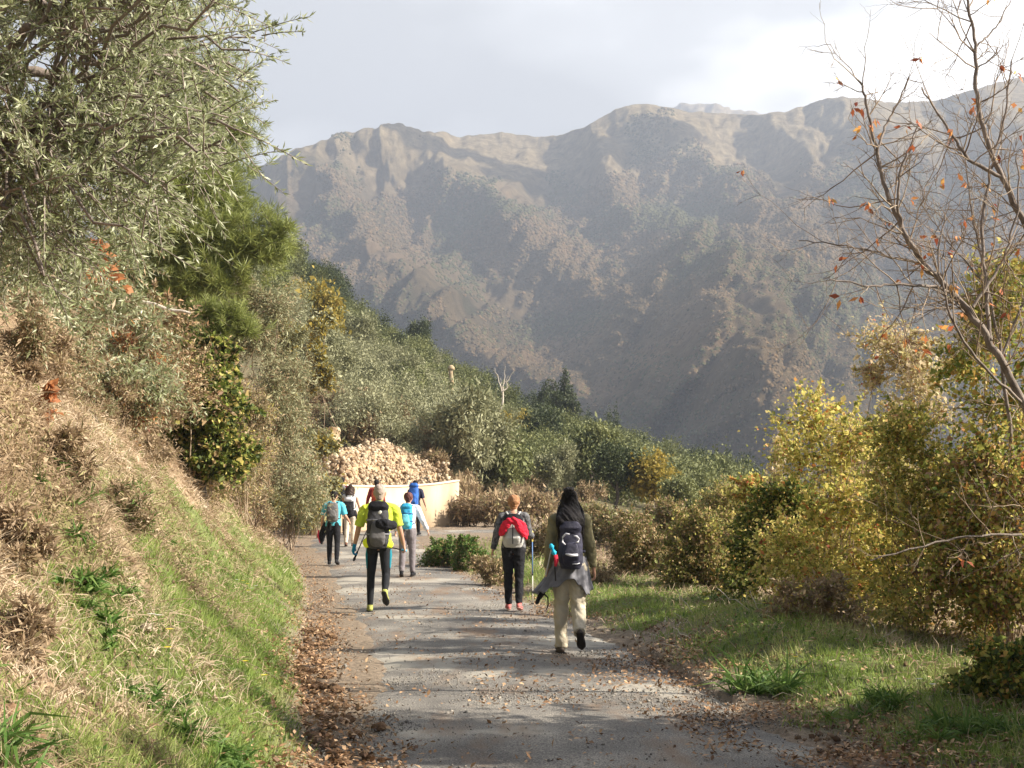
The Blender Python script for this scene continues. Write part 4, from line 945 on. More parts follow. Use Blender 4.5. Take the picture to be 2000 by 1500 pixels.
bshrub('bank_brush', 'straw-coloured brush at the left edge halfway up', 10, 9.0, 190, 720, [('straw', 0.6), ('drybrush', 0.4)], 4200, (0.025, 0.06), (0.005, 0.014), 323, k=9, twigs=12, stem=0.005)
bshrub('bank_brush', 'brown brush at the foot of the ivy thicket', 420, 20, 120, 880, [('drybrush', 0.7), ('bramble', 0.3)], 5500, (0.03, 0.07), (0.01, 0.022), 324, k=9, twigs=10, stem=0.007)
bshrub('bank_brush', 'reddish brush above the orange saplings', 250, 15, 130, 560, [('drybrush', 0.7), ('rust', 0.3)], 4500, (0.03, 0.06), (0.01, 0.022), 325, k=9, twigs=10, stem=0.007)
bshrub('bramble_thicket', 'thorny thicket filling the gap behind the yellow-green bushes', 1690, 17.5, 330, 820, [('hazel', 0.5), ('bramble', 0.5)], 14000, (0.035, 0.065), (0.022, 0.04), 326, k=14, twigs=12, stem=0.01)
bshrub('dry_verge_brush', 'dry brushwood at the foot of the yellow-green bushes', 1600, 12.4, 230, 1130, [('drybrush', 0.6), ('straw', 0.25), ('vine', 0.15)], 5500, (0.025, 0.055), (0.01, 0.024), 327, k=9, twigs=14, stem=0.006)
plant('weed_patch', 'patch of tall green weeds at the left edge near the fallen rocks', 20, 1430, 90, 8, (0.12, 0.3), 311, 0.008)
plant('weed_patch', 'small weed patch in the middle of the straw bank', 330, 1050, 120, 12, (0.05, 0.12), 312, 0.012)
plant('weed_patch', 'weed patch on the bank under the dead twigs', 130, 1000, 150, 8, (0.06, 0.14), 313, 0.012)
plant('weed_patch', 'green clump on the right verge at the bush foot', 1420, 1160, 110, 14, (0.08, 0.22), 314, 0.008)
plant('weed_patch', 'bright green clump at the lower right corner', 1900, 1400, 160, 16, (0.08, 0.2), 315, 0.01)
plant('weed_patch', 'green clump under the vine thicket', 1710, 1360, 130, 12, (0.08, 0.18), 316, 0.009)
st = G(); a_, b_ = WP(255, 586, 17), WP(372, 612, 16.8)
st.add(*tube(wiggle(a_, b_, 9, 0.012, rg), 0.042, 0.018, 7)); so = tag(st.build('dead_branch', M['deadwood']), 'pale dead stick lying across the brush left of the young pine', 'branch')
st = G(); a_ = WP(205, 690, gY(205, 690))
P = np.stack([a_ + np.array([0, 0, z_]) for z_ in (-0.25, -0.1, 0.03, 0.1)]); V, Q = loft(P, [0.10, 0.085, 0.07, 0.03], n=10); V += rg.normal(0, 0.008, V.shape)
tag(st.add(V, Q).build('tree_stump', M['bark']), 'split pale stump by the orange-red sapling', 'stump')
# ------------------------------------------------------------------ right of the road
bshrub('roadside_bush', 'low leafy green bush at the right road edge before the bend', 868, 28.5, 80, 1048, [('bramble', 0.3), ('weed', 0.7)], 9425, (0.03, 0.07), (0.02, 0.04), 71, k=9)
bshrub('roadside_bush', 'second low green bush right beside the first one before the bend', 915, 27.5, 70, 1050, [('bramble', 0.3), ('weed', 0.7)], 8700, (0.03, 0.07), (0.02, 0.04), 72, k=9)
bshrub('hazel_bush', 'tall yellow-green bush catching the sun right of the grass', 1620, 13.2, 340, 760, [('hazel', 0.95), ('rust', 0.05)], 20662, (0.025, 0.05), (0.018, 0.036), 73, k=18, twigs=14, stem=0.014, inner=0.3, yn=14.4)
bshrub('hazel_bush', 'second yellow-green bush, right and in front of the tall one', 1780, 11.8, 340, 790, [('hazel', 0.7), ('vine', 0.3)], 16312, (0.025, 0.05), (0.018, 0.034), 74, k=16, twigs=16, stem=0.012, inner=0.3, yn=13.2)
bshrub('faded_bush', 'pale pinkish autumn bush behind the bare tree trunk', 1765, 14.2, 280, 610, [('pinkleaf', 0.96), ('rust', 0.04)], 10476, (0.03, 0.06), (0.018, 0.034), 75, k=16, twigs=18, stem=0.012, inner=0.3, yn=15.6)
bshrub('vine_thicket', 'dense green and yellow vine thicket at the right edge', 1965, 10.6, 380, 480, [('vine', 0.85), ('hazel', 0.15)], 17255, (0.028, 0.055), (0.02, 0.04), 76, k=20, twigs=14, stem=0.012, inner=0.3, yn=12.8)
bshrub('vine_thicket', 'lower tangle of reddish vine leaves at the right edge', 1930, 10.0, 330, 860, [('vine', 0.55), ('litter', 0.25), ('hazel', 0.2)], 10657, (0.025, 0.05), (0.018, 0.036), 77, k=14, twigs=20, stem=0.009, inner=0.3, yn=12.2)
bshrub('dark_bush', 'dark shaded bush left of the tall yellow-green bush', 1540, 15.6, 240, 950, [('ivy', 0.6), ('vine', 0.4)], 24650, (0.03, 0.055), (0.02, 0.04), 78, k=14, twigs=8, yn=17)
bshrub('autumn_bush', 'reddish-brown autumn bush behind the dark shaded one', 1475, 21, 150, 925, [('vine', 0.4), ('rust', 0.12), ('hazel', 0.48)], 20300, (0.035, 0.065), (0.024, 0.045), 79, k=14, twigs=10)
bshrub('twiggy_bush', 'thin bush with pale orange leaves rising left of the tall yellow-green one', 1522, 17, 70, 790, [('pinkleaf', 1.0)], 1305, (0.03, 0.055), (0.02, 0.035), 80, k=8, twigs=14, stem=0.01)
bshrub('bramble_thicket', 'brown and green bramble thicket right of the long-haired walker', 1235, 24, 190, 1015, [('bramble', 0.65), ('drybrush', 0.35)], 24650, (0.03, 0.06), (0.018, 0.036), 81, k=16, twigs=10, stem=0.01)
bshrub('bramble_thicket', 'greener bramble thicket in front of the reddish-brown bush', 1370, 21, 190, 1010, [('bramble', 0.8), ('hazel', 0.2)], 24650, (0.03, 0.06), (0.018, 0.036), 82, k=16, twigs=10, stem=0.01)
bshrub('bramble_thicket', 'brown bramble thicket between the two walkers on the right', 1075, 29, 150, 1025, [('drybrush', 0.4), ('bramble', 0.35), ('straw', 0.25)], 15000, (0.035, 0.075), (0.014, 0.03), 83, k=13, twigs=10, stem=0.01)
bshrub('bramble_thicket', 'far brown bramble thicket behind the long-haired walker', 1160, 34, 190, 990, [('drybrush', 0.35), ('bramble', 0.45), ('farolive', 0.2)], 20300, (0.04, 0.085), (0.018, 0.036), 84, k=16, twigs=8, stem=0.012)
bshrub('bramble_thicket', 'far green bramble thicket under the yellow autumn tree', 1300, 33, 200, 985, [('bramble', 0.75), ('drybrush', 0.25)], 21750, (0.04, 0.085), (0.02, 0.04), 85, k=16, twigs=8, stem=0.012)
bshrub('bramble_thicket', 'bramble thicket below the lowest tip of the wooded spur', 1410, 34, 170, 955, [('bramble', 0.6), ('hazel', 0.4)], 20300, (0.04, 0.085), (0.02, 0.04), 86, k=14, twigs=8, stem=0.012)
bshrub('dry_brush', 'low brushwood with dead leaves right of the red-jacket walker', 1130, 21.5, 120, 1065, [('drybrush', 0.8), ('straw', 0.2)], 10150, (0.025, 0.06), (0.01, 0.024), 87, k=10, twigs=12, stem=0.006)
bshrub('dry_brush', 'low dead brushwood between the green bush and the red-jacket walker', 955, 23.5, 110, 1085, [('drybrush', 0.55), ('straw', 0.15), ('bramble', 0.3)], 8700, (0.025, 0.06), (0.012, 0.024), 88, k=10, twigs=10, stem=0.006)
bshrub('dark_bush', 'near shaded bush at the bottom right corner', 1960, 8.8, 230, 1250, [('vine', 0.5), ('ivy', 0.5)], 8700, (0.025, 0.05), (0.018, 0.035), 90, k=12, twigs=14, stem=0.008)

shrub('leafy_tree', 'leafy roadside tree right of the road beside the camera', 'tree', (5.6, 7.2, 0.0), (1.9, 1.4, 4.8), [('hazel', 0.5), ('vine', 0.5)], 40000, (0.05, 0.09), (0.035, 0.06), 301, k=16, twigs=5, stem=0.03)
shrub('leafy_tree', 'second leafy tree behind the camera on the right', 'tree', (5.0, 4.2, 0.0), (1.9, 1.6, 4.2), [('vine', 1.0)], 18000, (0.05, 0.09), (0.035, 0.06), 302, k=12, twigs=5, stem=0.03)
shrub('leafy_tree', 'slender leafy tree added beyond the right edge of the view to shade the road', 'tree', (6.6, 10.9, -0.4), (1.2, 0.9, 5.4), [('vine', 1.0)], 42000, (0.05, 0.09), (0.035, 0.06), 303, k=12, twigs=5, stem=0.03)  # added out of view to cast the middle shadow band across the road
def bare_tree(name, label, base, limbs, seed, r0, leafn, Y0, twn=9, loose=1.0):
    """traced main limbs with generated forking twigs and a few hanging dead leaves"""
    rg = np.random.default_rng(seed); t = tag(empty(name, base), label, 'bare tree'); tr = G(); lb = G(); tw = G(); tips = []
    for k, (path, ra, rb) in enumerate(limbs):
        P = np.array([WP(px, py, Y0 + dy) for px, py, dy in path])
        tt_ = np.linspace(0, len(P) - 1, len(P) * 5); P = np.stack([np.interp(tt_, np.arange(len(P)), P[:, i]) for i in range(3)], 1)
        for _ in range(3): P[1:-1] = (P[:-2] + 2 * P[1:-1] + P[2:]) / 4
        P[1:-1] += rg.normal(0, 0.006, P[1:-1].shape)
        (tr if k == 0 else lb).add(*tube(P, ra, rb, 8))
        L = np.linalg.norm(np.diff(P, axis=0), axis=1).sum()
        def fork(o_, v, Ls, r, dep):
            n = 6; T = o_ + v[None] * (np.linspace(0, 1, n) * Ls)[:, None] + np.cumsum(rg.normal(0, 0.018 * Ls * 2, (n, 3)), 0) * (np.linspace(0, 1, n) ** 0.5)[:, None]
            T[:, 2] += 0.10 * Ls * np.linspace(0, 1, n) ** 2
            tw.add(*tube(T, r, r * 0.4, 4)); tips.append(T[-1])
            if dep > 0:
                for _ in range(rg.integers(2, 5)):
                    i = rg.integers(2, n); w = nrmz(v + rdir(1, rg)[0] * 0.85); fork(T[i], w, Ls * rg.uniform(0.4, 0.7), r * 0.55, dep - 1)
        for _ in range(int(twn * L)):
            i = rg.integers(int(len(P) * (0.25 if k == 0 else 0.12)), len(P)); tan = nrmz(P[min(i + 1, len(P) - 1)] - P[i - 1])
            v = nrmz(tan * 0.5 + rdir(1, rg)[0] * np.array([1, 0.7, 1]) * 0.9); rr_ = ra + (rb - ra) * i / len(P)
            fork(P[i], v, rg.uniform(0.18, 0.6) * loose, min(0.007, rr_ * 0.55), 2)
    at0(tr.build('trunk', M['palebark']), t); at0(lb.build('limb', M['palebark']), t); at0(tw.build('twig', M['twig']), t)
    tips = np.array(tips); i = rg.choice(len(tips), leafn, replace=False); n = leafn
    P = np.repeat(tips[i], 3, 0) + rg.normal(0, 0.012, (n * 3, 3)); D = nrmz(rg.normal(0, 0.55, (n * 3, 3)) - np.array([0, 0, 0.7]))
    at0(G().add(*leaves(P, D, rdir(n * 3, rg), rg.uniform(0.045, 0.09, n * 3), rg.uniform(0.025, 0.04, n * 3))).build('foliage', M['rust']), t)
bare_tree('bare_tree', 'leaning bare tree at the right edge with a few rusty leaves', (4.4, 9.6, 0.0), [
    ([(2120, 1290, 0.3), (2090, 1000, 0.2), (2000, 790, 0.1), (1935, 665, 0), (1870, 580, 0), (1800, 515, 0), (1758, 440, 0), (1730, 372, 0), (1712, 300, 0), (1696, 215, 0), (1680, 160, 0)], 0.037, 0.008),
    ([(1712, 300, 0), (1728, 250, 0.05), (1745, 215, 0.1), (1775, 150, 0.1)], 0.012, 0.004),
    ([(1760, 445, 0), (1752, 350, -0.1), (1770, 300, -0.1), (1790, 250, -0.1)], 0.012, 0.005),
    ([(2060, 560, 0.3), (2000, 430, 0.2), (1955, 345, 0.2), (1925, 270, 0.2), (1905, 180, 0.2), (1908, 90, 0.2), (1890, 10, 0.2), (1880, -60, 0.2)], 0.028, 0.008),
    ([(1955, 345, 0.2), (1890, 310, 0.1), (1850, 250, 0.1), (1800, 170, 0.1)], 0.016, 0.006),
    ([(1908, 90, 0.2), (1945, 55, 0.25), (1975, 0, 0.3)], 0.008, 0.004),
    ([(1935, 665, 0), (1925, 560, 0.1), (1915, 440, 0.15), (1935, 330, 0.2), (1960, 240, 0.2), (1975, 120, 0.2)], 0.018, 0.006),
    ([(1870, 580, 0), (1830, 560, -0.2), (1760, 555, -0.3), (1700, 560, -0.4), (1620, 545, -0.5)], 0.014, 0.005),
    ([(1800, 515, 0), (1740, 500, 0.2), (1660, 480, 0.3), (1560, 470, 0.3)], 0.010, 0.004),
    ([(2000, 790, 0.1), (1900, 700, -0.2), (1850, 600, -0.3), (1830, 500, -0.3), (1845, 420, -0.3)], 0.012, 0.005),
    ([(1900, 600, 0), (1965, 500, 0.1), (1990, 400, 0.1), (1985, 300, 0.1)], 0.012, 0.005),
    ([(2120, 1100, 0.0), (1990, 1040, -0.4), (1860, 1050, -0.5), (1700, 1095, -0.6)], 0.012, 0.005),
    ],
    91, 0.05, 62, 9.6, 9)
bare_tree('bare_sapling', 'leafless slender sapling rising behind the leaning bare tree', (4.9, 12.2, 0.0), [
    ([(2000, 1200, 0), (1980, 900, 0), (1955, 700, 0), (1930, 560, 0), (1900, 430, 0), (1885, 300, 0)], 0.025, 0.006),
    ([(1955, 700, 0), (2010, 560, 0), (2020, 420, 0), (2000, 260, 0)], 0.014, 0.005),
    ([(1930, 560, 0), (1850, 470, 0), (1800, 400, 0)], 0.010, 0.004)], 92, 0.03, 22, 12.2, 11)
M['crumb'] = leaf_mat('soil_crumb', [(0.1, 0.065, 0.04), (0.2, 0.14, 0.09), (0.36, 0.28, 0.2)], trans=0, rough=1, spec=0.1)
# ------------------------------------------------------------------ grass, straw, litter and gravel
def scatter(n, y0, y1, px0, px1, rg, pw=1.0):
    u = rg.uniform(0, 1, n) ** pw
    Y = y0 * (y1 / y0) ** u; px = rg.uniform(px0, px1, n)
    x = (px - 1000) / 2500 * Y
    return x, Y
rg = np.random.default_rng(101)
def onground(x, y, dz=0.0): return np.stack([x, y, H(x, y) + dz], 1)
def gslope(x, y):
    e = 0.05; hx = (H(x + e, y, False) - H(x - e, y, False)) / (2 * e); hy = (H(x, y + e, False) - H(x, y - e, False)) / (2 * e)
    return nrmz(np.stack([-hx, -hy, np.ones_like(hx)], 1))
# green grass
x, y = scatter(420000, 3.6, 42, -250, 2250, rg)
gk = greenness(x, y); dL_ = xl(y) - x; eR_ = x - xr(y)
keep = rg.uniform(0, 1, len(x)) < gk * 0.9 + 0.05 * ((dL_ > 0.2) | (eR_ > 0.3))
x, y = x[keep], y[keep]; P = onground(x, y, -0.01); n = len(x)
L = rg.uniform(0.04, 0.13, n) * (0.75 + y * 0.02) * (0.65 + 0.7 * fbm(x * 2, y * 2, 2, 102)); D = nrmz(gslope(x, y) * 0.5 + np.array([0, 0, 0.8]) + rg.normal(0, 0.42, (n, 3)))
V, Q = blades(P, D, L, 0.0035 + y * 0.0003, 0.5, rg); print('grass', n)
tag(link('grass', mesh('grass', V, Q), M['grass']), 'green grass on the foot of the bank and the right verge', 'grass', kind='stuff')
# straw: tangled dry stems over the bank
x, y = scatter(620000, 3.2, 46, -420, 1150, rg, 1.0); d = xl(y) - x; gk = greenness(x, y)
pr = sstep(0.1, 0.9, d) * (1 - 0.78 * gk) * (0.12 + 1.0 * sstep(0.42, 0.62, fbm(x * 1.6, y * 1.6, 4, 103)))
keep = (rg.uniform(0, 1, len(x)) < pr) & (d < 9); x, y = x[keep], y[keep]
x2, y2 = scatter(60000, 7, 44, 1000, 2250, rg); e2 = x2 - xr(y2); k2 = (rg.uniform(0, 1, len(x2)) < sstep(0.8, 2.2, e2) * 0.8 + 0.12 * sstep(0.1, 0.6, e2)); x = np.append(x, x2[k2]); y = np.append(y, y2[k2])
P = onground(x, y, 0.0); n = len(x); N_ = gslope(x, y)
mix_ = rg.uniform(0, 1, (n, 1))
D = nrmz(rdir(n, rg) * (0.35 + 0.7 * mix_) + N_ * 0.25 + np.array([0.15, 0, -0.1]) * (1 - mix_))
D = nrmz(D + N_ * np.maximum(0, -(D * N_).sum(1))[:, None] * 1.05)
P = P + N_ * rg.uniform(0, 0.05, (n, 1))
L = rg.uniform(0.04, 0.17, n) * (0.7 + y * 0.03)
V, Q = blades(P, D, L, 0.003 + y * 0.00035, 0.8, rg); print('straw', n)
tag(link('dry_grass', mesh('dry_grass', V, Q), M['straw']), 'tangled straw-coloured dry grass covering the steep left bank', 'dry grass', kind='stuff')
# low dead weeds with tiny leaves mixed into the straw
x, y = scatter(300000, 3.4, 46, -420, 1100, rg, 1.0); d = xl(y) - x
keep = (rg.uniform(0, 1, len(x)) < sstep(0.5, 1.6, d) * sstep(0.42, 0.62, fbm(x * 1.1 + 5, y * 1.1, 3, 104))) & (d < 9); x, y = x[keep], y[keep]; n = len(x)
P = onground(x, y, 0.0); P[:, 2] += rg.uniform(0, 1, n) ** 1.3 * 0.34 * sstep(0.4, 0.75, fbm(x * 3.1, y * 3.1, 3, 105))
tag(link('dead_weeds', mesh('dead_weeds', *leaves(P, rdir(n, rg), rdir(n, rg), rg.uniform(0.015, 0.05, n) * (0.8 + y * 0.03), rg.uniform(0.006, 0.02, n) * (0.8 + y * 0.03))), M['drybrush']), 'low brown dead weeds among the straw of the left bank', 'weeds', kind='stuff')
x, y = scatter(90000, 3.6, 34, -300, 2200, rg); gk = greenness(x, y); keep = rg.uniform(0, 1, len(x)) < (0.06 + gk * 0.5) * sstep(0.48, 0.66, fbm(x * 1.7, y * 1.5, 3, 106)); keep &= (xl(y) - x > 0.1) | (x - xr(y) > 0.3)
x, y = x[keep], y[keep]; n = len(x); P = onground(x, y, 0.01); D = gslope(x, y) * 0.5 + rdir(n, rg) * 0.8; D[:, 2] = np.abs(D[:, 2])
tag(link('herbs', mesh('herbs', *leaves(P, D, rdir(n, rg) * 0.6 + np.array([0, 0, 1]), rg.uniform(0.03, 0.08, n) * (0.8 + y * 0.02), rg.uniform(0.012, 0.03, n) * (0.8 + y * 0.02))), M['weed']), 'small broad-leaved herbs growing among the grass', 'herbs', kind='stuff')
x, y = scatter(2600, 3.8, 30, -350, 900, rg); d = xl(y) - x; keep = (d > 0.4) & (d < 7) & (rg.uniform(0, 1, len(x)) < 0.55 - 0.35 * greenness(x, y)); x, y = x[keep], y[keep]
m_ = 26; P = np.repeat(onground(x, y, -0.01), m_, 0) + rg.normal(0, 0.018, (len(x) * m_, 3)) * np.array([1, 1, 0.2]); n = len(P)
D = nrmz(np.repeat(rdir(len(x), rg) * 0.5, m_, 0) + np.array([0.12, 0, 0.75]) + rg.normal(0, 0.38, (n, 3))); L = np.repeat(rg.uniform(0.09, 0.26, len(x)), m_) * rg.uniform(0.5, 1.1, n)
tag(link('dry_tufts', mesh('dry_tufts', *blades(P, D, L, 0.004, 0.9, rg)), M['straw']), 'tufts of dead grass standing on the left bank', 'dry grass', kind='stuff')
x, y = scatter(60000, 3.6, 32, -350, 2100, rg); keep = ((xl(y) - x > 0.3) | (x - xr(y) > 0.0)) & (rg.uniform(0, 1, len(x)) < sstep(0.42, 0.6, fbm(x * 1.9, y * 1.9, 3, 131)) * (1 - 0.6 * greenness(x, y))) & (xl(y) - x < 8); x, y = x[keep], y[keep]; n = len(x)
tag(link('soil_crumbs', mesh('soil_crumbs', *chips(onground(x, y, 0.0), 0.008 + 0.05 * rg.uniform(0, 1, n) ** 3, rg)), M['crumb']), 'crumbs of brown soil and small stones on the bank', 'soil', kind='stuff')
# longer single stems arching over the straw
g = G()
for i in range(170):
    x_, y_ = scatter(1, 6.5, 20, -150, 600, rg); x_, y_ = float(x_[0]), float(y_[0]); d = xl(y_) - x_
    if d < 0.6: continue
    z_ = float(H(x_, y_)); v = nrmz(np.array([rg.normal(0, 1), rg.normal(0, 0.6), rg.uniform(0.1, 0.9)])); Ls = rg.uniform(0.2, 0.7)
    T = np.array([x_, y_, z_]) + v[None] * (np.linspace(0, 1, 7) * Ls)[:, None]; T[:, 2] -= 0.3 * Ls * np.linspace(0, 1, 7) ** 2
    g.add(*tube(T, 0.003, 0.0012, 4))
tag(g.build('dry_stems', M['straw']), 'long dry stalks arching out of the straw bank', 'stalks', kind='stuff')
# litter along both road edges
x, y = scatter(200000, 5.8, 44, -150, 2250, rg); e = x - xr(y); d = xl(y) - x
i_ = np.interp(y, RL[:250, 1], RL[:250, 0]); off = x - i_
nn2 = fbm(x * 1.6, y * 1.2, 3, 111)
pr = np.exp(-((d + 0.12) / 0.3) ** 2) * 1.3 * (0.35 + sstep(0.35, 0.6, nn2)) + np.exp(-((e - 0.15) / 0.6) ** 2) * 0.9 * sstep(0.38, 0.6, nn2) + 0.07 * (np.abs(off) < 1.3) * sstep(0.46, 0.62, nn2) * 2 + 0.06 * np.exp(-(off / 0.16) ** 2) + 0.07 * (e > 0.5) + 0.006
keep = rg.uniform(0, 1, len(x)) < pr; x, y = x[keep], y[keep]; n = len(x)
P = onground(x, y, 0.02); P[:, 2] = np.maximum(P[:, 2], zroad(y) + 0.028) + rg.uniform(0, 0.03, n)
heap = np.exp(-((xl(y) - x + 0.15) / 0.28) ** 2) * (y < 16) * rg.uniform(0, 0.14, n) * sstep(0.35, 0.6, fbm(x * 2.2, y * 1.1, 3, 113)); P[:, 2] += heap
D = rdir(n, rg); D[:, 2] *= 0.45
V, Q = leaves(P, D, rdir(n, rg) * 0.7 + np.array([0, 0, 1]), rg.uniform(0.02, 0.06, n), rg.uniform(0.01, 0.03, n)); print('litter', n)
tag(link('leaf_litter', mesh('leaf_litter', V, Q), M['litter']), 'dead leaves and bark scraps lying along the road edges', 'leaf litter', kind='stuff')
# brown clods under the heap of litter
x = []; y = []
g = G()
for i in range(130):
    yy_ = rg.uniform(6.0, 15.5); xx_ = xl(yy_) + rg.normal(0.16, 0.14); s = rg.uniform(0.025, 0.07)
    th = np.linspace(0.05, np.pi - 0.05, 6); P = np.stack([0 * th + xx_, 0 * th + yy_, -np.cos(th) * s * 0.4 + zroad(yy_) + 0.03], 1)
    V, Q = loft(P, np.sin(th) * s * rg.uniform(.7, 1.1), n=8); V += rg.normal(0, s * 0.09, V.shape); g.add(V, Q)
M['clod'] = solid('brown_clod', [(0.12, 0.07, 0.04), (0.24, 0.15, 0.085)], 20, 1, 0.9, 60)
tag(g.build('soil_clods', M['clod']), 'brown soil clods in the litter at the left road edge', 'soil', kind='stuff')
# gravel on the tarmac and verges
x, y = scatter(90000, 5.8, 30, 300, 2000, rg); e = x - xr(y); d = xl(y) - x
g3 = fbm(x * 1.3, y * 1.0, 3, 121); pr = (0.06 + 0.8 * sstep(0.5, 0.66, g3)) * ((e < 1.2) & (d < 0.3)); keep = rg.uniform(0, 1, len(x)) < pr; x, y = x[keep], y[keep]; n = len(x)
P = np.stack([x, y, np.maximum(H(x, y), zroad(y) + 0.022)], 1)
tag(link('gravel', mesh('gravel', *chips(P, rg.uniform(0.005, 0.02, n) * (0.8 + (rg.uniform(0, 1, n) < 0.02) * 1.3), rg)), M['gravel']), 'loose gravel and grit scattered over the worn road', 'gravel', kind='stuff')
# stones one can pick out on the bank and verge
for k_, (px, py, Y, s, lab) in enumerate([(285, 1183, 8.5, 0.1, 'pale stone sticking out of the left bank above the grass'), (60, 1400, 7.6, 0.15, 'large brown rock at the bottom left of the bank'), (350, 1470, 7.5, 0.07, 'small pale stone at the lower edge of the bank'),
        (618, 1470, 7.6, 0.07, 'flat tan stone in the litter nearest the camera'), (610, 1395, 8.3, 0.09, 'rounded tan stone at the grass edge above the litter'), (578, 1122, 19.0, 0.13, 'pale stone in the grass beside the road level with the yellow walker'),
        (20, 1340, 7.5, 0.13, 'brown rock at the left edge low on the bank')]):
    Y = gY(px, py); s = s * 1.0; x_ = (px - 1000) / 2500 * Y
    o = rock('stone', lab, px, py, Y, s, s * 0.7, 30 + k_, 'clod' if 0.12 < s < 0.2 else 'greyrock', 'stone'); o.location.z = float(H(x_, Y)) - s * 0.08
# flowers in the grass
def flower(px, py, mat, lab, Y):
    r_ = np.random.default_rng(int(px)); x_ = (px - 1000) / 2500 * Y; z_ = float(H(x_, Y))
    t = tag(empty('dandelion' if mat == 'flower' else 'daisy', (x_, Y, z_)), lab, 'flower', 'yellow flowers in the grass' if mat == 'flower' else 'white flowers in the grass')
    hh = 0.16; G().add(*tube(np.array([(0, 0, 0), (0.005, 0, hh * .5), (0, 0, hh)]), 0.0022, 0.0018, 5)).build('stem', M['weed'], t)
    n = 14; a = np.arange(n) * 2 * np.pi / n; D = np.stack([np.cos(a), np.sin(a), 0 * a + 0.25], 1)
    G().add(*leaves(np.tile([0, 0, hh], (n, 1)), D, np.tile([0, 0, 1.0], (n, 1)), 0.026, 0.011)).build('petals', M[mat], t)
for px, py, mat, lab in [(340, 1258, 'flower', 'single yellow flower left in the middle of the green bank'), (487, 1310, 'flower', 'yellow flower just above the litter edge'), (524, 1333, 'flower', 'lowest yellow flower, nearest the litter'),
        (338, 1294, 'flower', 'yellow flower below the single one on the left'), (480, 1143, 'flower', 'topmost yellow flower of the cluster on the grass'), (489, 1150, 'flower', 'second yellow flower of the grass cluster'), (490, 1162, 'flower', 'lower yellow flower of the grass cluster'), (1372, 1193, 'flower', 'yellow flower on the right verge by the dry twigs'), (1545, 1290, 'flower', 'yellow flower beside the dark grass tuft'),
        (497, 1160, 'daisy', 'white flower in the middle of the grass cluster'), (505, 1156, 'daisy', 'rightmost white flower of the grass cluster'), (468, 1142, 'daisy', 'leftmost white flower of the grass cluster'), (305, 1219, 'daisy', 'left one of two white flowers by the grass edge'), (318, 1219, 'daisy', 'right one of two white flowers by the grass edge'),
        (1782, 1337, 'daisy', 'white flower in the grass at the lower right'), (1808, 1352, 'daisy', 'second white flower in the grass at the lower right')]:
    flower(px, py, mat, lab, gY(px, py))
# broken twigs and dead stalks on the right verge
g = G(); 
for i in range(26):
    px = rg.uniform(1230, 1720); Y = rg.uniform(11.5, 15); x_ = (px - 1000) / 2500 * Y; z_ = float(H(x_, Y)); v = nrmz(np.array([rg.normal(0, .8), rg.normal(0, .5), rg.uniform(0.1, 1.0)])); Ls = rg.uniform(0.12, 0.42)
    g.add(*tube(wiggle(np.array([x_, Y, z_]), np.array([x_, Y, z_]) + v * Ls, 6, 0.04, rg), 0.006, 0.003, 5))
tag(g.build('dead_twigs', M['deadwood']), 'broken pale twigs sticking out of the right verge', 'twigs', kind='stuff')
# ------------------------------------------------------------------ people
def cmat(name, col, rough=0.8, bump=0.15, var=0.25, scale=9, spec=0.2):
    a = tuple(c_ * (1 - var) for c_ in col); b = tuple(min(1, c_ * (1 + var)) for c_ in col)
    return solid(name, [a, b], scale, rough, bump, 260, spec)
SKIN = cmat('skin', (0.5, 0.28, 0.19), 0.55, 0.05, 0.08, 6, 0.35)
def A(*v): return np.array(v, float)

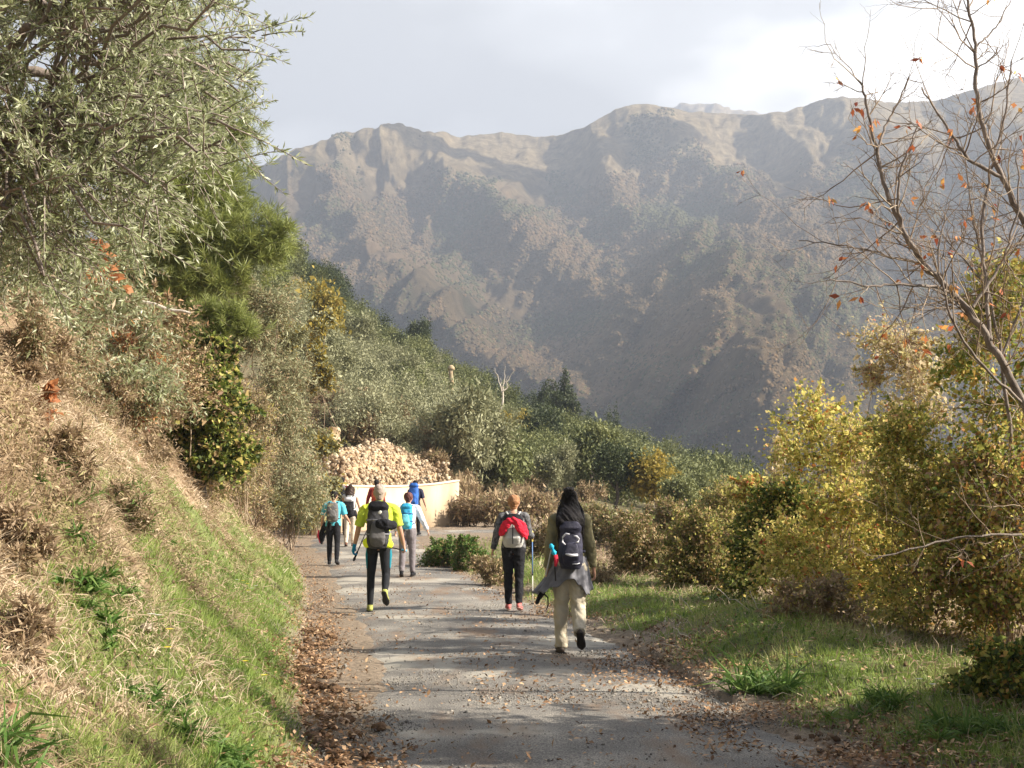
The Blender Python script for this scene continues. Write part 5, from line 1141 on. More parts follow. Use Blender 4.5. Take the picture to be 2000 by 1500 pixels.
class Fig:
    """a posed figure in its own frame: x right, y the way it walks, z up; scaled from 1.75 m"""
    def __init__(s, pose):
        p = dict(lean=4, la=(5, 10, 15), ra=(5, 10, 15), ll=(8, 5, 0), rl=(-8, 12, 0), w=1.0, sh=1.0, head=0, twist=0); p.update(pose); s.p = p
        s.legs = {}
        for sd, k in ((-1, 'll'), (1, 'rl')):
            f, kn, pf = p[k][:3]; ab = p[k][3] if len(p[k]) > 3 else 2
            hip = A(sd * 0.085 * p['w'], 0, 0.92); d1 = A(sd * math.sin(R(ab)), math.sin(R(f)), -math.cos(R(f)))
            knee = hip + d1 * 0.43; d2 = A(sd * math.sin(R(ab)) * 0.4, math.sin(R(f - kn)), -math.cos(R(f - kn))); ank = knee + d2 * 0.40
            fa = R(f - kn + 90 + pf) ; fd = A(sd * 0.12, math.sin(fa), -math.cos(fa)); fd /= np.linalg.norm(fd)
            dn = np.cross(fd, A(1, 0, 0)); dn = dn / np.linalg.norm(dn); dn = dn if dn @ d2 > 0 else -dn
            s.legs[sd] = dict(hip=hip, knee=knee, ank=ank, fd=fd, dn=dn)
        low = min(min((L['ank'] + L['dn'] * 0.075 + L['fd'] * q)[2] for q in (-0.05, 0.15, 0.19)) for L in s.legs.values())
        s.dz = -low
        for L in s.legs.values():
            for k in ('hip', 'knee', 'ank'): L[k] = L[k] + A(0, 0, s.dz)
        s.hipc = A(0, 0, 0.92 + s.dz); ln = R(p['lean']); s.ln = ln
        s.arms = {}
        for sd, k in ((-1, 'la'), (1, 'ra')):
            f, ab, el = p[k][:3]; inr = p[k][3] if len(p[k]) > 3 else 0
            sh = s.up(A(sd * 0.178 * p['sh'], 0.0, 1.425)); f, ab = R(f), R(ab)
            d1 = A(sd * math.sin(ab), math.sin(f) * math.cos(ab), -math.cos(f) * math.cos(ab))
            e = sh + d1 * 0.285; f2 = f + R(el); d2 = A(sd * math.sin(ab) * 0.75 - sd * math.sin(R(inr)), math.sin(f2) * math.cos(ab), -math.cos(f2) * math.cos(ab)); d2 /= np.linalg.norm(d2)
            s.arms[sd] = dict(sh=sh, el=e, wr=e + d2 * 0.25, d2=d2)
    def up(s, p):
        """torso point given upright (z measured with hip at .92) -> leaned"""
        p = np.atleast_2d(np.asarray(p, float)); v = p - A(0, 0, 0.92); c_, q = math.cos(s.ln), math.sin(s.ln)
        r = np.stack([v[:, 0], v[:, 1] * c_ + v[:, 2] * q, v[:, 2] * c_ - v[:, 1] * q], 1) + s.hipc
        return r[0] if len(r) == 1 else r
    def torso(s, g, add, lo=0.84, hi=1.50, neck=False):
        w, sh = s.p['w'], s.p['sh']
        Z = np.array([0.82, 0.88, 0.95, 1.02, 1.10, 1.18, 1.27, 1.36, 1.42, 1.46, 1.49]); X = np.array([0.13 * w, 0.158 * w, 0.168 * w, 0.155 * w, 0.14 * w, 0.146 * w, 0.162 * sh, 0.17 * sh, 0.155 * sh, 0.105 * sh, 0.062]); D = np.array([0.085, 0.105, 0.115, 0.105, 0.098, 0.103, 0.113, 0.112, 0.098, 0.078, 0.06])
        zz = np.linspace(lo, hi, 16); P = s.up(np.stack([0 * zz, -0.005 + 0.012 * np.sin((zz - 0.85) * 6), zz], 1))
        g.add(*loft(P, np.interp(zz, Z, X) + add, np.interp(zz, Z, D) + add, xa=(1, 0, 0), n=24))
    def limb(s, g, a, b, r0, rm, r1, add=0, t0=0, t1=1, n=14, rnd=True):
        tt = np.linspace(t0, t1, 6); P = a[None] * (1 - tt[:, None]) + b[None] * tt[:, None]
        g.add(*loft(P, np.interp(tt, [0, 0.35, 1], [r0, rm, r1]) + add, n=n, rnd=rnd))
    def body(s, mat, root, vox, fingers=True):
        g = G(); s.torso(g, 0)
        for sd, L in s.legs.items():
            s.limb(g, L['hip'] + A(0, 0, 0.03), L['knee'], 0.088, 0.082, 0.052); s.limb(g, L['knee'], L['ank'], 0.052, 0.055, 0.036)
            g.add(*loft(np.array([s.hipc + A(sd * 0.07, -0.055, 0.03), s.hipc + A(sd * 0.07, -0.045, -0.06)]), 0.07, rnd=True))
            h = L['ank'] + L['dn'] * 0.045 - L['fd'] * 0.03; t = L['ank'] + L['dn'] * 0.055 + L['fd'] * 0.15
            g.add(*loft(np.array([L['ank'], h, h * 0.5 + t * 0.5, t]), [0.035, 0.033, 0.034, 0.026], rnd=True))
        for sd, a in s.arms.items():
            g.add(*loft(np.array([s.up(A(sd * 0.05, -0.01, 1.465)), s.up(A(sd * 0.12 * s.p['sh'], -0.008, 1.445)), a['sh']]), [0.05, 0.05, 0.052], rnd=True))
            s.limb(g, a['sh'], a['el'], 0.052, 0.046, 0.037); s.limb(g, a['el'], a['wr'], 0.038, 0.037, 0.025)
            s.hand(g, sd, a, fingers)
        hc = s.up(A(0, 0.022, 1.63)); s.hc = hc
        g.add(*loft(np.array([s.up(A(0, -0.005, 1.45)), s.up(A(0, 0.005, 1.52)), hc - A(0, 0.0, 0.03)]), [0.06, 0.053, 0.053], rnd=True))
        th = np.linspace(0.08, np.pi - 0.08, 14); P = np.stack([0 * th, 0.010 * np.cos(th), -np.cos(th) * 0.118], 1) + hc
        rr = np.sin(th) ** 0.75; g.add(*loft(P, rr * 0.075 * np.interp(-np.cos(th), [-1, -0.3, 1], [0.78, 0.97, 1.0]), rr * np.interp(-np.cos(th), [-1, -0.5, 1], [0.07, 0.085, 0.098]), xa=(1, 0, 0), n=22))
        g.add(*loft(np.array([hc + A(0, 0.075, -0.09), hc + A(0, 0.07, -0.06)]), [0.026, 0.034], rnd=True))                     # jaw and chin
        g.add(*loft(np.array([hc + A(0, 0.085, 0.02), hc + A(0, 0.107, -0.022), hc + A(0, 0.1, -0.03)]), [0.009, 0.014, 0.013], rnd=True))  # nose
        g.add(*loft(np.array([hc + A(-0.022, 0.092, -0.055), hc + A(0, 0.098, -0.055), hc + A(0.022, 0.092, -0.055)]), [0.005, 0.009, 0.005], rnd=True))
        g.add(*loft(np.array([hc + A(-0.05, 0.075, 0.022), hc + A(0, 0.09, 0.024), hc + A(0.05, 0.075, 0.022)]), [0.008, 0.009, 0.008], rnd=True))
        for sd in (-1, 1):
            g.add(*loft(np.array([hc + A(sd * 0.076, -0.004, -0.03), hc + A(sd * 0.082, -0.008, 0.0), hc + A(sd * 0.083, -0.012, 0.022)]), [0.009, 0.013, 0.013], [0.012, 0.02, 0.018], xa=(1, 0, 0), rnd=True))
        b = remesh(g, vox, 'body', mat, root, 2)
        for sd in (-1, 1):
            e = G(); th = np.linspace(0.1, np.pi - 0.1, 8); e.add(*loft(np.stack([0 * th, 0 * th, -np.cos(th) * 0.011], 1) + hc + A(sd * 0.032, 0.083, 0.0), np.sin(th) * 0.012, n=10)); e.build('eye', EYE, b, True)
        return b
    def hand(s, g, sd, a, fingers):
        wr, d = a['wr'], a['d2']; fw = A(0, 1, 0.25) - d * (A(0, 1, 0.25) @ d); fw /= np.linalg.norm(fw); inw = np.cross(d, fw); inw = inw if inw[0] * sd < 0 else -inw
        a['fw'], a['inw'] = fw, inw
        g.add(*loft(np.array([wr - d * 0.01, wr + d * 0.03, wr + d * 0.065, wr + d * 0.09]), [0.026, 0.036, 0.04, 0.038], [0.02, 0.016, 0.016, 0.013], xa=fw, rnd=False, n=12))
        a['grip'] = wr + d * 0.085 + inw * 0.03
        if not fingers: 
            g.add(*loft(np.array([wr + d * 0.09, wr + d * 0.125 + inw * 0.012, wr + d * 0.15 + inw * 0.04]), [0.036, 0.034, 0.026], [0.013, 0.012, 0.01], xa=fw, rnd=True))
        else:
            cu = s.p.get('curl', {}).get(sd, 1.0)
            for i, (o_, ln) in enumerate(((0.030, 0.068), (0.010, 0.076), (-0.010, 0.071), (-0.029, 0.056))):
                b = wr + d * 0.085 + fw * o_; P = [b]; an = 0.25 * cu
                for q, fr in enumerate((0.45, 0.31, 0.24)):
                    b = b + (d * math.cos(an) + inw * math.sin(an)) * ln * fr; P.append(b); an += 0.62 * cu
                g.add(*loft(np.array(P), [0.0095, 0.009, 0.0082, 0.0072], n=8, rnd=True))
        g.add(*loft(np.array([wr + d * 0.025 + fw * 0.022, wr + d * 0.05 + fw * 0.042 + inw * 0.012, wr + d * 0.078 + fw * 0.05 + inw * 0.028]), [0.013, 0.011, 0.0085], n=8, rnd=True))
    def trousers(s, mat, root, add=(0.012, 0.012, 0.018), vox=0.009, wr=0.005, cut=1.0, waist=1.03, name='trousers'):
        g = G(); s.torso(g, add[0], 0.85, waist)
        for sd, L in s.legs.items():
            s.limb(g, L['hip'] + A(0, 0, 0.03), L['knee'], 0.09, 0.084, 0.055, add[1]); g.add(*loft(np.array([s.hipc + A(sd * 0.07, -0.055, 0.03), s.hipc + A(sd * 0.07, -0.045, -0.06)]), 0.072 + add[0], rnd=True))
            s.limb(g, L['knee'], L['ank'], 0.055, 0.057, 0.04, (add[1] + add[2]) / 2, 0, cut, rnd=False)
            if add[2] > 0.014: g.add(*loft(np.array([L['knee'] * 0.25 + L['ank'] * 0.75, L['ank'] + (L['ank'] - L['knee']) * 0.06]), [0.05 + add[2], 0.05 + add[2]], rnd=False))
        return remesh(g, vox, name, mat, root, 3, wr, 3, 16)
    def shirt(s, mat, root, sleeve='short', add=0.016, vox=0.009, wr=0.006, lo=0.93, name='shirt'):
        g = G(); s.torso(g, add, lo, 1.475)
        for sd, a in s.arms.items():
            g.add(*loft(np.array([s.up(A(sd * 0.05, -0.01, 1.455)), s.up(A(sd * 0.12 * s.p['sh'], -0.008, 1.44)), a['sh']]), [0.058, 0.062, 0.066], rnd=True))
            if sleeve == 'short': s.limb(g, a['sh'], a['el'], 0.056, 0.052, 0.048, add, 0, 0.9, rnd=False)
            elif sleeve == 'long': s.limb(g, a['sh'], a['el'], 0.055, 0.048, 0.042, add); s.limb(g, a['el'], a['wr'], 0.042, 0.04, 0.03, add * 0.8, 0, 0.97, rnd=False)
        return remesh(g, vox, name, mat, root, 3, wr, 5, 14)
    def shoes(s, mat, sole, root, boot=False, vox=0.007, sock=None):
        for sd, L in s.legs.items():
            a, fd, dn = L['ank'], L['fd'], L['dn']; g = G()
            b = a + dn * 0.048
            g.add(*loft(np.array([b - fd * 0.062, b - fd * 0.03, b + fd * 0.05, b + fd * 0.12, b + fd * 0.17, b + fd * 0.195]), [0.03, 0.038, 0.042, 0.047, 0.041, 0.02], [0.03, 0.036, 0.033, 0.027, 0.023, 0.015], xa=(1, 0, 0), rnd=True))
            g.add(*loft(np.array([b, a - dn * (0.055 if boot else 0.012)]), [0.042, 0.044], rnd=False))
            o = remesh(g, vox, 'shoe', mat, root, 2)
            q = a + dn * 0.075; V, Q = loft(np.array([q - fd * 0.088, q - fd * 0.07, q + fd * 0.03, q + fd * 0.1, q + fd * 0.16, q + fd * 0.205]), [0.018, 0.034, 0.036, 0.049, 0.043, 0.014], [0.006, 0.012, 0.012, 0.012, 0.012, 0.006], xa=(1, 0, 0), n=14)
            G().add(V, Q).build('sole', sole, o, True)
    def shorthair(s, mat, root, vox=0.008, puff=1.0, seed=0):
        hc = s.hc; g = G(); th = np.linspace(0.1, np.pi - 0.3, 12); u = -np.cos(th)
        g.add(*loft(np.stack([0 * th, -0.018 + 0 * th, u * 0.092 + 0.045], 1) + hc, np.sin(th) ** 0.7 * 0.084 * puff, np.sin(th) ** 0.7 * 0.096 * puff, xa=(1, 0, 0), n=20))
        g.add(*loft(np.array([hc + A(0, -0.045, -0.055), hc + A(0, -0.05, 0.0), hc + A(0, -0.03, 0.06)]), [0.048 * puff, 0.068 * puff, 0.07], [0.042, 0.052, 0.06], xa=(1, 0, 0), rnd=True))
        h = remesh(g, vox, 'hair', mat, root, 2, 0.007 * puff, seed, 40); return h
    def strands(s, mat, root, n, length, rad, seed, wave=0.01, spread=1.0, r=0.0022, back=0.0):
        """hair falling from the scalp: a thick core with many fine locks over it; back pushes the lower hair out over a pack"""
        rg = np.random.default_rng(seed); hc = s.hc; g = G(); core = G()
        zz = np.linspace(0.105, -length + 0.05, 16)
        cx = np.interp(zz, [-length, -0.36, -0.2, -0.08, 0.0, 0.06, 0.10, 0.12], np.array([0.06 * rad, 0.115 * rad, 0.125 * rad, 0.105, 0.092, 0.082, 0.062, 0.035])); cy = np.interp(zz, [-length, -0.25, -0.1, 0.03, 0.12], [0.02, 0.045, 0.075, 0.092, 0.035])
        yc = lambda z_: -0.02 - 0.055 * sstep(0.05, -0.15, z_) - back * sstep(-0.08, -0.24, z_)
        core.add(*loft(np.stack([0 * zz, yc(zz), zz], 1) + hc, cx, cy, xa=(1, 0, 0), n=20, rnd=True))
        h = remesh(core, 0.009, 'hair', mat, root, 3, 0.02, seed, 30)
        for i in range(n):
            a = rg.uniform(-1.45, 1.45) * spread; z0 = rg.uniform(-0.02, 0.125); rr = math.sqrt(max(0.0, 1 - (z0 / 0.135) ** 2))
            P0 = hc + A(math.sin(a) * 0.09 * rr, -0.02 - math.cos(a) * 0.1 * rr, z0); Ls = length * rg.uniform(0.8, 1.08); xs = math.sin(a) * 0.13 * rad * rg.uniform(0.6, 1.08)
            tt = np.linspace(0, 1, 12); z_ = z0 - Ls * tt
            P = np.stack([P0[0] + (hc[0] + xs - P0[0]) * sstep(0, 0.45, tt) * (1 - 0.45 * tt ** 3), P0[1] + (hc[1] + yc(z_) - 0.05 * math.cos(a) - P0[1]) * sstep(0, 0.4, tt), P0[2] - Ls * tt], 1)
            P[:, 0] += np.sin(tt * rg.uniform(4, 9) + rg.uniform(0, 6)) * wave * tt; P[:, 1] += np.sin(tt * 7 + rg.uniform(0, 6)) * wave * 0.5
            g.add(*tube(P, r * 1.3, r * 0.6, 4))
        g.build('hair_lock', mat, h, True); return h

EYE = cmat('eye_dark', (0.05, 0.04, 0.035), 0.2, 0, 0.1)
def make_root(name, label, cat, x, Y, Hh, rz, z=None):
    s = Hh / 1.75
    return tag(empty(name, (x, Y, (float(zroad(Y)) + 0.022) if z is None else z), rz, s), label, cat)
def backpack(F, x, Y, Hh, rz, label, mats, w=0.29, h=0.48, d=0.2, top=1.46, vox=0.009, z=None, lidm=None, pocketm=None, strapm=None, bands=True, pockets=True, seed=0):
    s = Hh / 1.75; root = make_root('backpack', label, 'backpack', x, Y, Hh, rz, z)
    lo = top - h; zz = np.linspace(lo, top, 9); u = (zz - lo) / h
    wx = w / 2 * np.interp(u, [0, 0.12, 0.5, 0.85, 1], [0.8, 0.97, 1.0, 0.9, 0.72]); dy = d / 2 * np.interp(u, [0, 0.15, 0.5, 0.85, 1], [0.8, 1.0, 1.0, 0.8, 0.6])
    g = G(); g.add(*loft(F.up(np.stack([0 * zz, -0.13 - dy, zz], 1)), wx, dy, xa=(1, 0, 0), n=24, sq=0.7)); yb = -0.13 - d
    bd = remesh(g, vox, 'main_bag', mats, root, 4, 0.008, seed, 15)
    if lidm is not False:
        g = G(); g.add(*loft(F.up(A(*[(0, -0.14 - d * 0.3, top - 0.075), (0, -0.14 - d * 0.42, top - 0.03), (0, -0.14 - d * 0.36, top + 0.02)])), [w * 0.46, w * 0.47, w * 0.36], [d * 0.46, d * 0.5, d * 0.36], xa=(1, 0, 0), n=22, sq=0.7)); remesh(g, vox, 'lid', lidm or mats, root, 4, 0.005, seed + 1, 18)
    if pockets:
        g = G(); g.add(*loft(F.up(A((0, yb + 0.01, lo + 0.07), (0, yb - 0.01, lo + 0.13), (0, yb - 0.008, lo + h * 0.5))), [w * 0.33, w * 0.36, w * 0.28], [0.035, 0.045, 0.03], xa=(1, 0, 0), n=20, sq=0.7, rnd=True)); remesh(g, vox, 'front_pocket', pocketm or mats, root, 3, 0.005, seed + 2, 18)
    st = strapm or mats
    for sd in (-1, 1):
        P = F.up(A((sd * 0.075, -0.135, top - 0.04), (sd * 0.09, -0.07, 1.475), (sd * 0.10, -0.01, 1.50), (sd * 0.105, 0.06, 1.475), (sd * 0.112, 0.125, 1.38), (sd * 0.12, 0.135, 1.25), (sd * 0.145, 0.08, 1.14), (sd * 0.14, -0.1, 1.08)))
        tt = np.linspace(0, 7, 29); P = np.stack([np.interp(tt, np.arange(8), P[:, i]) for i in range(3)], 1)
        for _ in range(3): P[1:-1] = (P[:-2] + 2 * P[1:-1] + P[2:]) / 4
        G().add(*loft(P, 0.024, 0.007, xa=(1, 0, 0), n=10)).build('shoulder_strap', st, root, True)
    if bands:
        for zz_ in (lo + h * 0.3, lo + h * 0.62):
            a = np.linspace(-0.15 * np.pi, 1.15 * np.pi, 26); P = F.up(np.stack([np.cos(a) * (w / 2 + 0.007), -0.13 - d / 2 - np.sin(a) * (d / 2 + 0.03), zz_ + 0 * a], 1))
            G().add(*loft(P, 0.011, 0.0035, xa=(0, 0, 1), n=8)).build('compression_strap', st, root, True)
    P = F.up(A((-0.03, -0.14, top), (-0.025, -0.145, top + 0.04), (0.025, -0.145, top + 0.04), (0.03, -0.14, top))); G().add(*tube(P, 0.006, 0.006, 6)).build('grab_loop', st, root, True)
    return root
def pole(p0, p1, x, Y, Hh, rz, label, shaft, grip, gm2=None, z=None, basket=True):
    """trekking pole from the grip end p0 to the tip p1, in the walker's frame"""
    root = make_root('trekking_pole', label, 'trekking pole', x, Y, Hh, rz, z); p0, p1 = A(*p0), A(*p1); d = (p1 - p0) / np.linalg.norm(p1 - p0); L = np.linalg.norm(p1 - p0)
    G().add(*loft(np.array([p0 - d * 0.02, p0, p0 + d * 0.03, p0 + d * 0.12, p0 + d * 0.14]), [0.016, 0.02, 0.014, 0.015, 0.009], n=10, rnd=True)).build('grip', grip, root, True)
    G().add(*loft(np.array([p0 + d * 0.14, p0 + d * L * 0.55]), [0.009, 0.009], n=8)).build('upper_shaft', shaft, root, True)
    G().add(*loft(np.array([p0 + d * L * 0.55, p0 + d * (L - 0.05)]), [0.0075, 0.0065], n=8)).build('lower_shaft', gm2 or shaft, root, True)
    G().add(*loft(np.array([p0 + d * L * 0.54, p0 + d * (L * 0.54 + 0.035)]), [0.012, 0.012], n=8)).build('clamp', M['blackgear'], root, True)
    if basket: G().add(*loft(np.array([p1 - d * 0.075, p1 - d * 0.06]), [0.028, 0.022], n=12)).build('basket', M['blackgear'], root, True)
    G().add(*loft(np.array([p1 - d * 0.05, p1]), [0.006, 0.002], n=8)).build('tip', M['steel'], root, True)
    return root
M['blackgear'] = cmat('black_gear', (0.018, 0.018, 0.022), 0.55, 0.25, 0.4, 12, 0.35)
M['steel'] = cmat('steel', (0.5, 0.5, 0.5), 0.35, 0, 0.1)
M['sole'] = cmat('dark_sole', (0.03, 0.026, 0.024), 0.8, 0.5, 0.3, 60)
BLK = cmat('black_fabric', (0.014, 0.014, 0.017), 0.85, 0.3, 0.4, 7)
GREYP = cmat('grey_pack_fabric', (0.13, 0.125, 0.125), 0.8, 0.3, 0.3, 7)
DHAIR = cmat('black_hair', (0.010, 0.008, 0.008), 0.6, 0.3, 0.4, 40, 0.2)
BHAIR = cmat('brown_hair', (0.06, 0.035, 0.025), 0.5, 0.4, 0.4, 40, 0.4)
px2x = lambda px, Y: (px - 1000) / 2500 * Y

# 1. man in the neon yellow shirt
Y0 = 18.0; x0 = px2x(742, Y0); HH = 1.76; rz = R(2)
F = Fig(dict(lean=3, ll=(3, 4, 0, 3), rl=(-12, 50, 18, 3), la=(-4, 17, 16), ra=(4, 16, 18), w=1.0, sh=1.14, curl={-1: 1.25, 1: 1.5}))
r_ = make_root('person', 'man in neon yellow T-shirt and black tights walking away up the road', 'person', x0, Y0, HH, rz)
NEON = cmat('neon_yellow_fabric', (0.56, 0.68, 0.06), 0.75, 0.2, 0.1, 6); TEAL = cmat('teal_panel', (0.01, 0.19, 0.26), 0.7, 0.2, 0.1)
F.body(SKIN, r_, 0.007); sh_ = F.shirt(NEON, r_, 'short', 0.018, wr=0.017, lo=0.97)
tights = F.trousers(cmat('black_tights', (0.012, 0.013, 0.016), 0.75, 0.15, 0.3, 8, 0.2), r_, (0.006, 0.001, -0.001), wr=0.002)
g = G()
for sd, L in F.legs.items():
    tt = np.linspace(0.08, 0.72, 8); P = L['hip'] + (L['knee'] - L['hip']) * tt[:, None] + A(sd * 0.073, -0.012, 0)
    P[:, 0] -= sd * 0.02 * tt; g = G().add(*loft(P, np.interp(tt, [0.08, .3, 0.72], [0.012, 0.028, 0.012]), np.interp(tt, [0.08, .3, .72], [0.03, 0.045, 0.028]), xa=(1, 0, 0), n=14, rnd=True)); g.build('side_panel', TEAL, tights, True)
F.shoes(cmat('yellow_grey_shoe', (0.35, 0.36, 0.1), 0.8, 0.4, 0.35, 30), M['sole'], r_)
F.shorthair(cmat('grey_stubble_hair', (0.42, 0.34, 0.29), 0.7, 0.5, 0.2, 70), r_, puff=0.98)
g = G(); a = np.linspace(0, 2 * np.pi, 24); P = F.up(np.stack([np.cos(a) * 0.07, np.sin(a) * 0.066 - 0.002, 1.50 + 0 * a - 0.018 * np.sin(a)], 1)); g.add(*loft(P, 0.02, 0.008, xa=(0, 0, 1), n=8)); g.build('collar', NEON, sh_, True)
P = P.copy(); P[:, 2] += 0.0205; G().add(*loft(P, 0.0035, 0.0095, xa=(0, 0, 1), n=8)).build('collar_edge', BLK, sh_, True)
BLUEG = cmat('blue_glove_fabric', (0.01, 0.22, 0.42), 0.7, 0.3, 0.2); LBLUE = cmat('light_blue_grip', (0.05, 0.4, 0.7), 0.6, 0.1, 0.1)
def glove(F, sd, mat, root, sc=1.0):
    g = G(); a = F.arms[sd]; wr, d, fw, inw = a['wr'], a['d2'], a['fw'], a['inw']
    g.add(*loft(np.array([wr - d * 0.025, wr + d * 0.03, wr + d * 0.065, wr + d * 0.095]), [0.036, 0.042, 0.047, 0.045], [0.03, 0.025, 0.025, 0.022], xa=fw, n=14))
    for o_, ln in ((0.030, 0.072), (0.010, 0.08), (-0.010, 0.075), (-0.029, 0.06)):
        b = wr + d * 0.085 + fw * o_; P = [b]; an = 0.25 * 1.25
        for fr in (0.45, 0.31, 0.24): b = b + (d * math.cos(an) + inw * math.sin(an)) * ln * fr; P.append(b); an += 0.62 * 1.25
        g.add(*loft(np.array(P), [0.0125, 0.012, 0.0115, 0.0105], n=8, rnd=True))
    g.add(*loft(np.array([wr + d * 0.025 + fw * 0.022, wr + d * 0.05 + fw * 0.042 + inw * 0.012, wr + d * 0.08 + fw * 0.052 + inw * 0.028]), [0.017, 0.015, 0.012], n=8, rnd=True))
    remesh(g, 0.005, 'glove', mat, root, 1)
glove(F, -1, BLUEG, r_)
# neon jacket rolled under the pack, its tail showing at both hips
bp_ = backpack(F, x0, Y0, HH, rz, 'black hiking backpack with grey straps on the man in neon yellow', cmat('black_pack_fabric', (0.03, 0.03, 0.034), 0.6, 0.4, 0.5, 14, 0.4), w=0.31, h=0.60, d=0.2, top=1.48, pocketm=GREYP, strapm=cmat('grey_strap', (0.2, 0.2, 0.22), 0.7, 0.2, 0.3, 30), lidm=BLK, seed=3)
g = G(); g.add(*loft(F.up(A((0.03, -0.36, 1.20), (0.12, -0.37, 1.19), (0.22, -0.30, 1.18))), [0.07, 0.075, 0.06], [0.05, 0.055, 0.045], xa=(0, 0, 1), rnd=True)); remesh(g, 0.008, 'side_pouch', BLK, bp_, 3, 0.01, 4, 22)
G().add(*loft(F.up(A((0.03, -0.425, 1.345), (0.045, -0.427, 1.36))), [0.022, 0.02], [0.01, 0.008], n=10, rnd=True)).build('badge', cmat('pale_badge', (0.7, 0.7, 0.62), 0.6, 0, 0.1), bp_, True)
for nm_, A0 in (('a', [(0.02, -0.2, 0.98), (0.11, -0.2, 0.955), (0.17, -0.16, 0.92)]), ('b', [(-0.10, -0.18, 0.97), (-0.17, -0.12, 0.945)])):
    g = G(); g.add(*loft(F.up(A(*A0)), [0.06, 0.07, 0.05][:len(A0)], 0.035, xa=(0, 0, 1), rnd=True)); remesh(g, 0.008, 'jacket_hem', cmat('bright_neon_' + nm_, (0.8, 0.95, 0.04), 0.7, 0.2, 0.08), r_, 3, 0.006, 2, 18)
a_ = F.arms[1]; gp_ = a_['wr'] + a_['d2'] * 0.095 + a_['inw'] * 0.02
pole(gp_ + A(0.02, 0.05, 0), gp_ + A(-0.42, 1.02, 0.05), x0, Y0, HH, rz, 'thin pole held level in the bare right hand of the man in yellow', BLK, LBLUE)
a_ = F.arms[-1]; gp_ = a_['wr'] + a_['d2'] * 0.1 + a_['inw'] * 0.02
pole(gp_ + A(0, 0, -0.09), gp_ + A(0.16, 0.35, 0.34), x0, Y0, HH, rz, 'folded black pole in the blue-gloved left hand of the man in yellow', BLK, BLK, basket=False)

# 2. woman with the red jacket on her pack
Y0 = 18.2; x0 = px2x(1003, Y0); HH = 1.60; rz = R(-2)
F = Fig(dict(lean=3, ll=(4, 3, 0, -1), rl=(-4, 14, 6, 0), la=(-14, 17, 10), ra=(20, 12, 60), w=1.04, sh=0.98, curl={-1: 1.0, 1: 1.7}))
r_ = make_root('person', 'woman with short reddish-blond hair and black trousers on the right of the road', 'person', x0, Y0, HH, rz)
F.body(SKIN, r_, 0.007); F.shirt(cmat('mottled_grey_jacket', (0.12, 0.12, 0.125), 0.8, 0.3, 0.7, 24), r_, 'long', 0.02, wr=0.008, name='jacket')
F.trousers(cmat('black_hiking_trousers', (0.014, 0.014, 0.017), 0.8, 0.2, 0.3), r_, (0.012, 0.012, 0.012), wr=0.011)
F.shoes(cmat('pink_shoe', (0.55, 0.16, 0.15), 0.8, 0.3, 0.3, 30), cmat('pink_sole', (0.5, 0.25, 0.22), 0.8, 0.2), r_)
F.shorthair(cmat('reddish_blond_hair', (0.36, 0.17, 0.07), 0.5, 0.5, 0.35, 55, 0.4), r_, puff=1.1, seed=4)
LGREY = cmat('light_grey_pack', (0.52, 0.51, 0.48), 0.75, 0.25, 0.15, 9)
bp_ = backpack(F, x0, Y0, HH, rz, 'light grey backpack with black seam worn by the short-haired woman', LGREY, w=0.33, h=0.46, d=0.19, top=1.42, strapm=BLK, lidm=BLK, pocketm=LGREY, bands=False, seed=7)
P = F.up(A((0, -0.345, 1.0), (0, -0.372, 1.08), (0, -0.375, 1.2), (0, -0.345, 1.32))); G().add(*tube(P, 0.007, 0.007, 6)).build('seam', BLK, bp_, True)
for sd in (-1, 1):
    P = F.up(A((sd * 0.11, -0.1, 1.50), (sd * 0.06, -0.2, 1.42), (sd * 0.03, -0.27, 1.40))); G().add(*loft(P, 0.014, 0.005, xa=(1, 0, 0), n=8)).build('lift_strap', LGREY, bp_, True)
P = F.up(A((-0.07, -0.275, 1.40), (0.07, -0.275, 1.40))); G().add(*tube(P, 0.012, 0.012, 6)).build('handle', LGREY, bp_, True)
rd_ = make_root('red_jacket', 'bright red jacket draped over the light grey backpack', 'jacket', x0, Y0, HH, rz)
g = G(); g.add(*loft(F.up(A((-0.16, -0.30, 1.18), (-0.13, -0.355, 1.26), (-0.06, -0.375, 1.335), (0.0, -0.38, 1.355), (0.06, -0.375, 1.325), (0.13, -0.36, 1.25), (0.19, -0.31, 1.15))), [0.07, 0.075, 0.06, 0.05, 0.065, 0.085, 0.07], [0.03, 0.036, 0.036, 0.034, 0.036, 0.036, 0.03], xa=(0, 0, 1), n=16, rnd=True))
g.add(*loft(F.up(A((0.17, -0.31, 1.2), (0.2, -0.31, 1.08))), [0.05, 0.03], [0.03, 0.02], xa=(1, 0, 0), rnd=True)); g.add(*loft(F.up(A((-0.15, -0.32, 1.22), (-0.19, -0.30, 1.14))), [0.06, 0.035], [0.03, 0.02], xa=(1, 0, 0), rnd=True))
remesh(g, 0.008, 'cloth', cmat('bright_red_fabric', (0.72, 0.02, 0.05), 0.7, 0.3, 0.15, 12), rd_, 2, 0.016, 5, 20)
a_ = F.arms[1]; gp_ = a_['grip']
pole(gp_ + A(0.02, 0.02, 0.07), (gp_[0] + 0.03, gp_[1] - 0.05, 0.0), x0, Y0, HH, rz, 'white and blue trekking pole with yellow grip in the right hand of the short-haired woman', cmat('white_blue_shaft', (0.12, 0.22, 0.45), 0.4, 0, 0.1), cmat('yellow_grip', (0.75, 0.62, 0.2), 0.7, 0.1, 0.1), cmat('white_shaft', (0.75, 0.74, 0.68), 0.4, 0, 0.05))

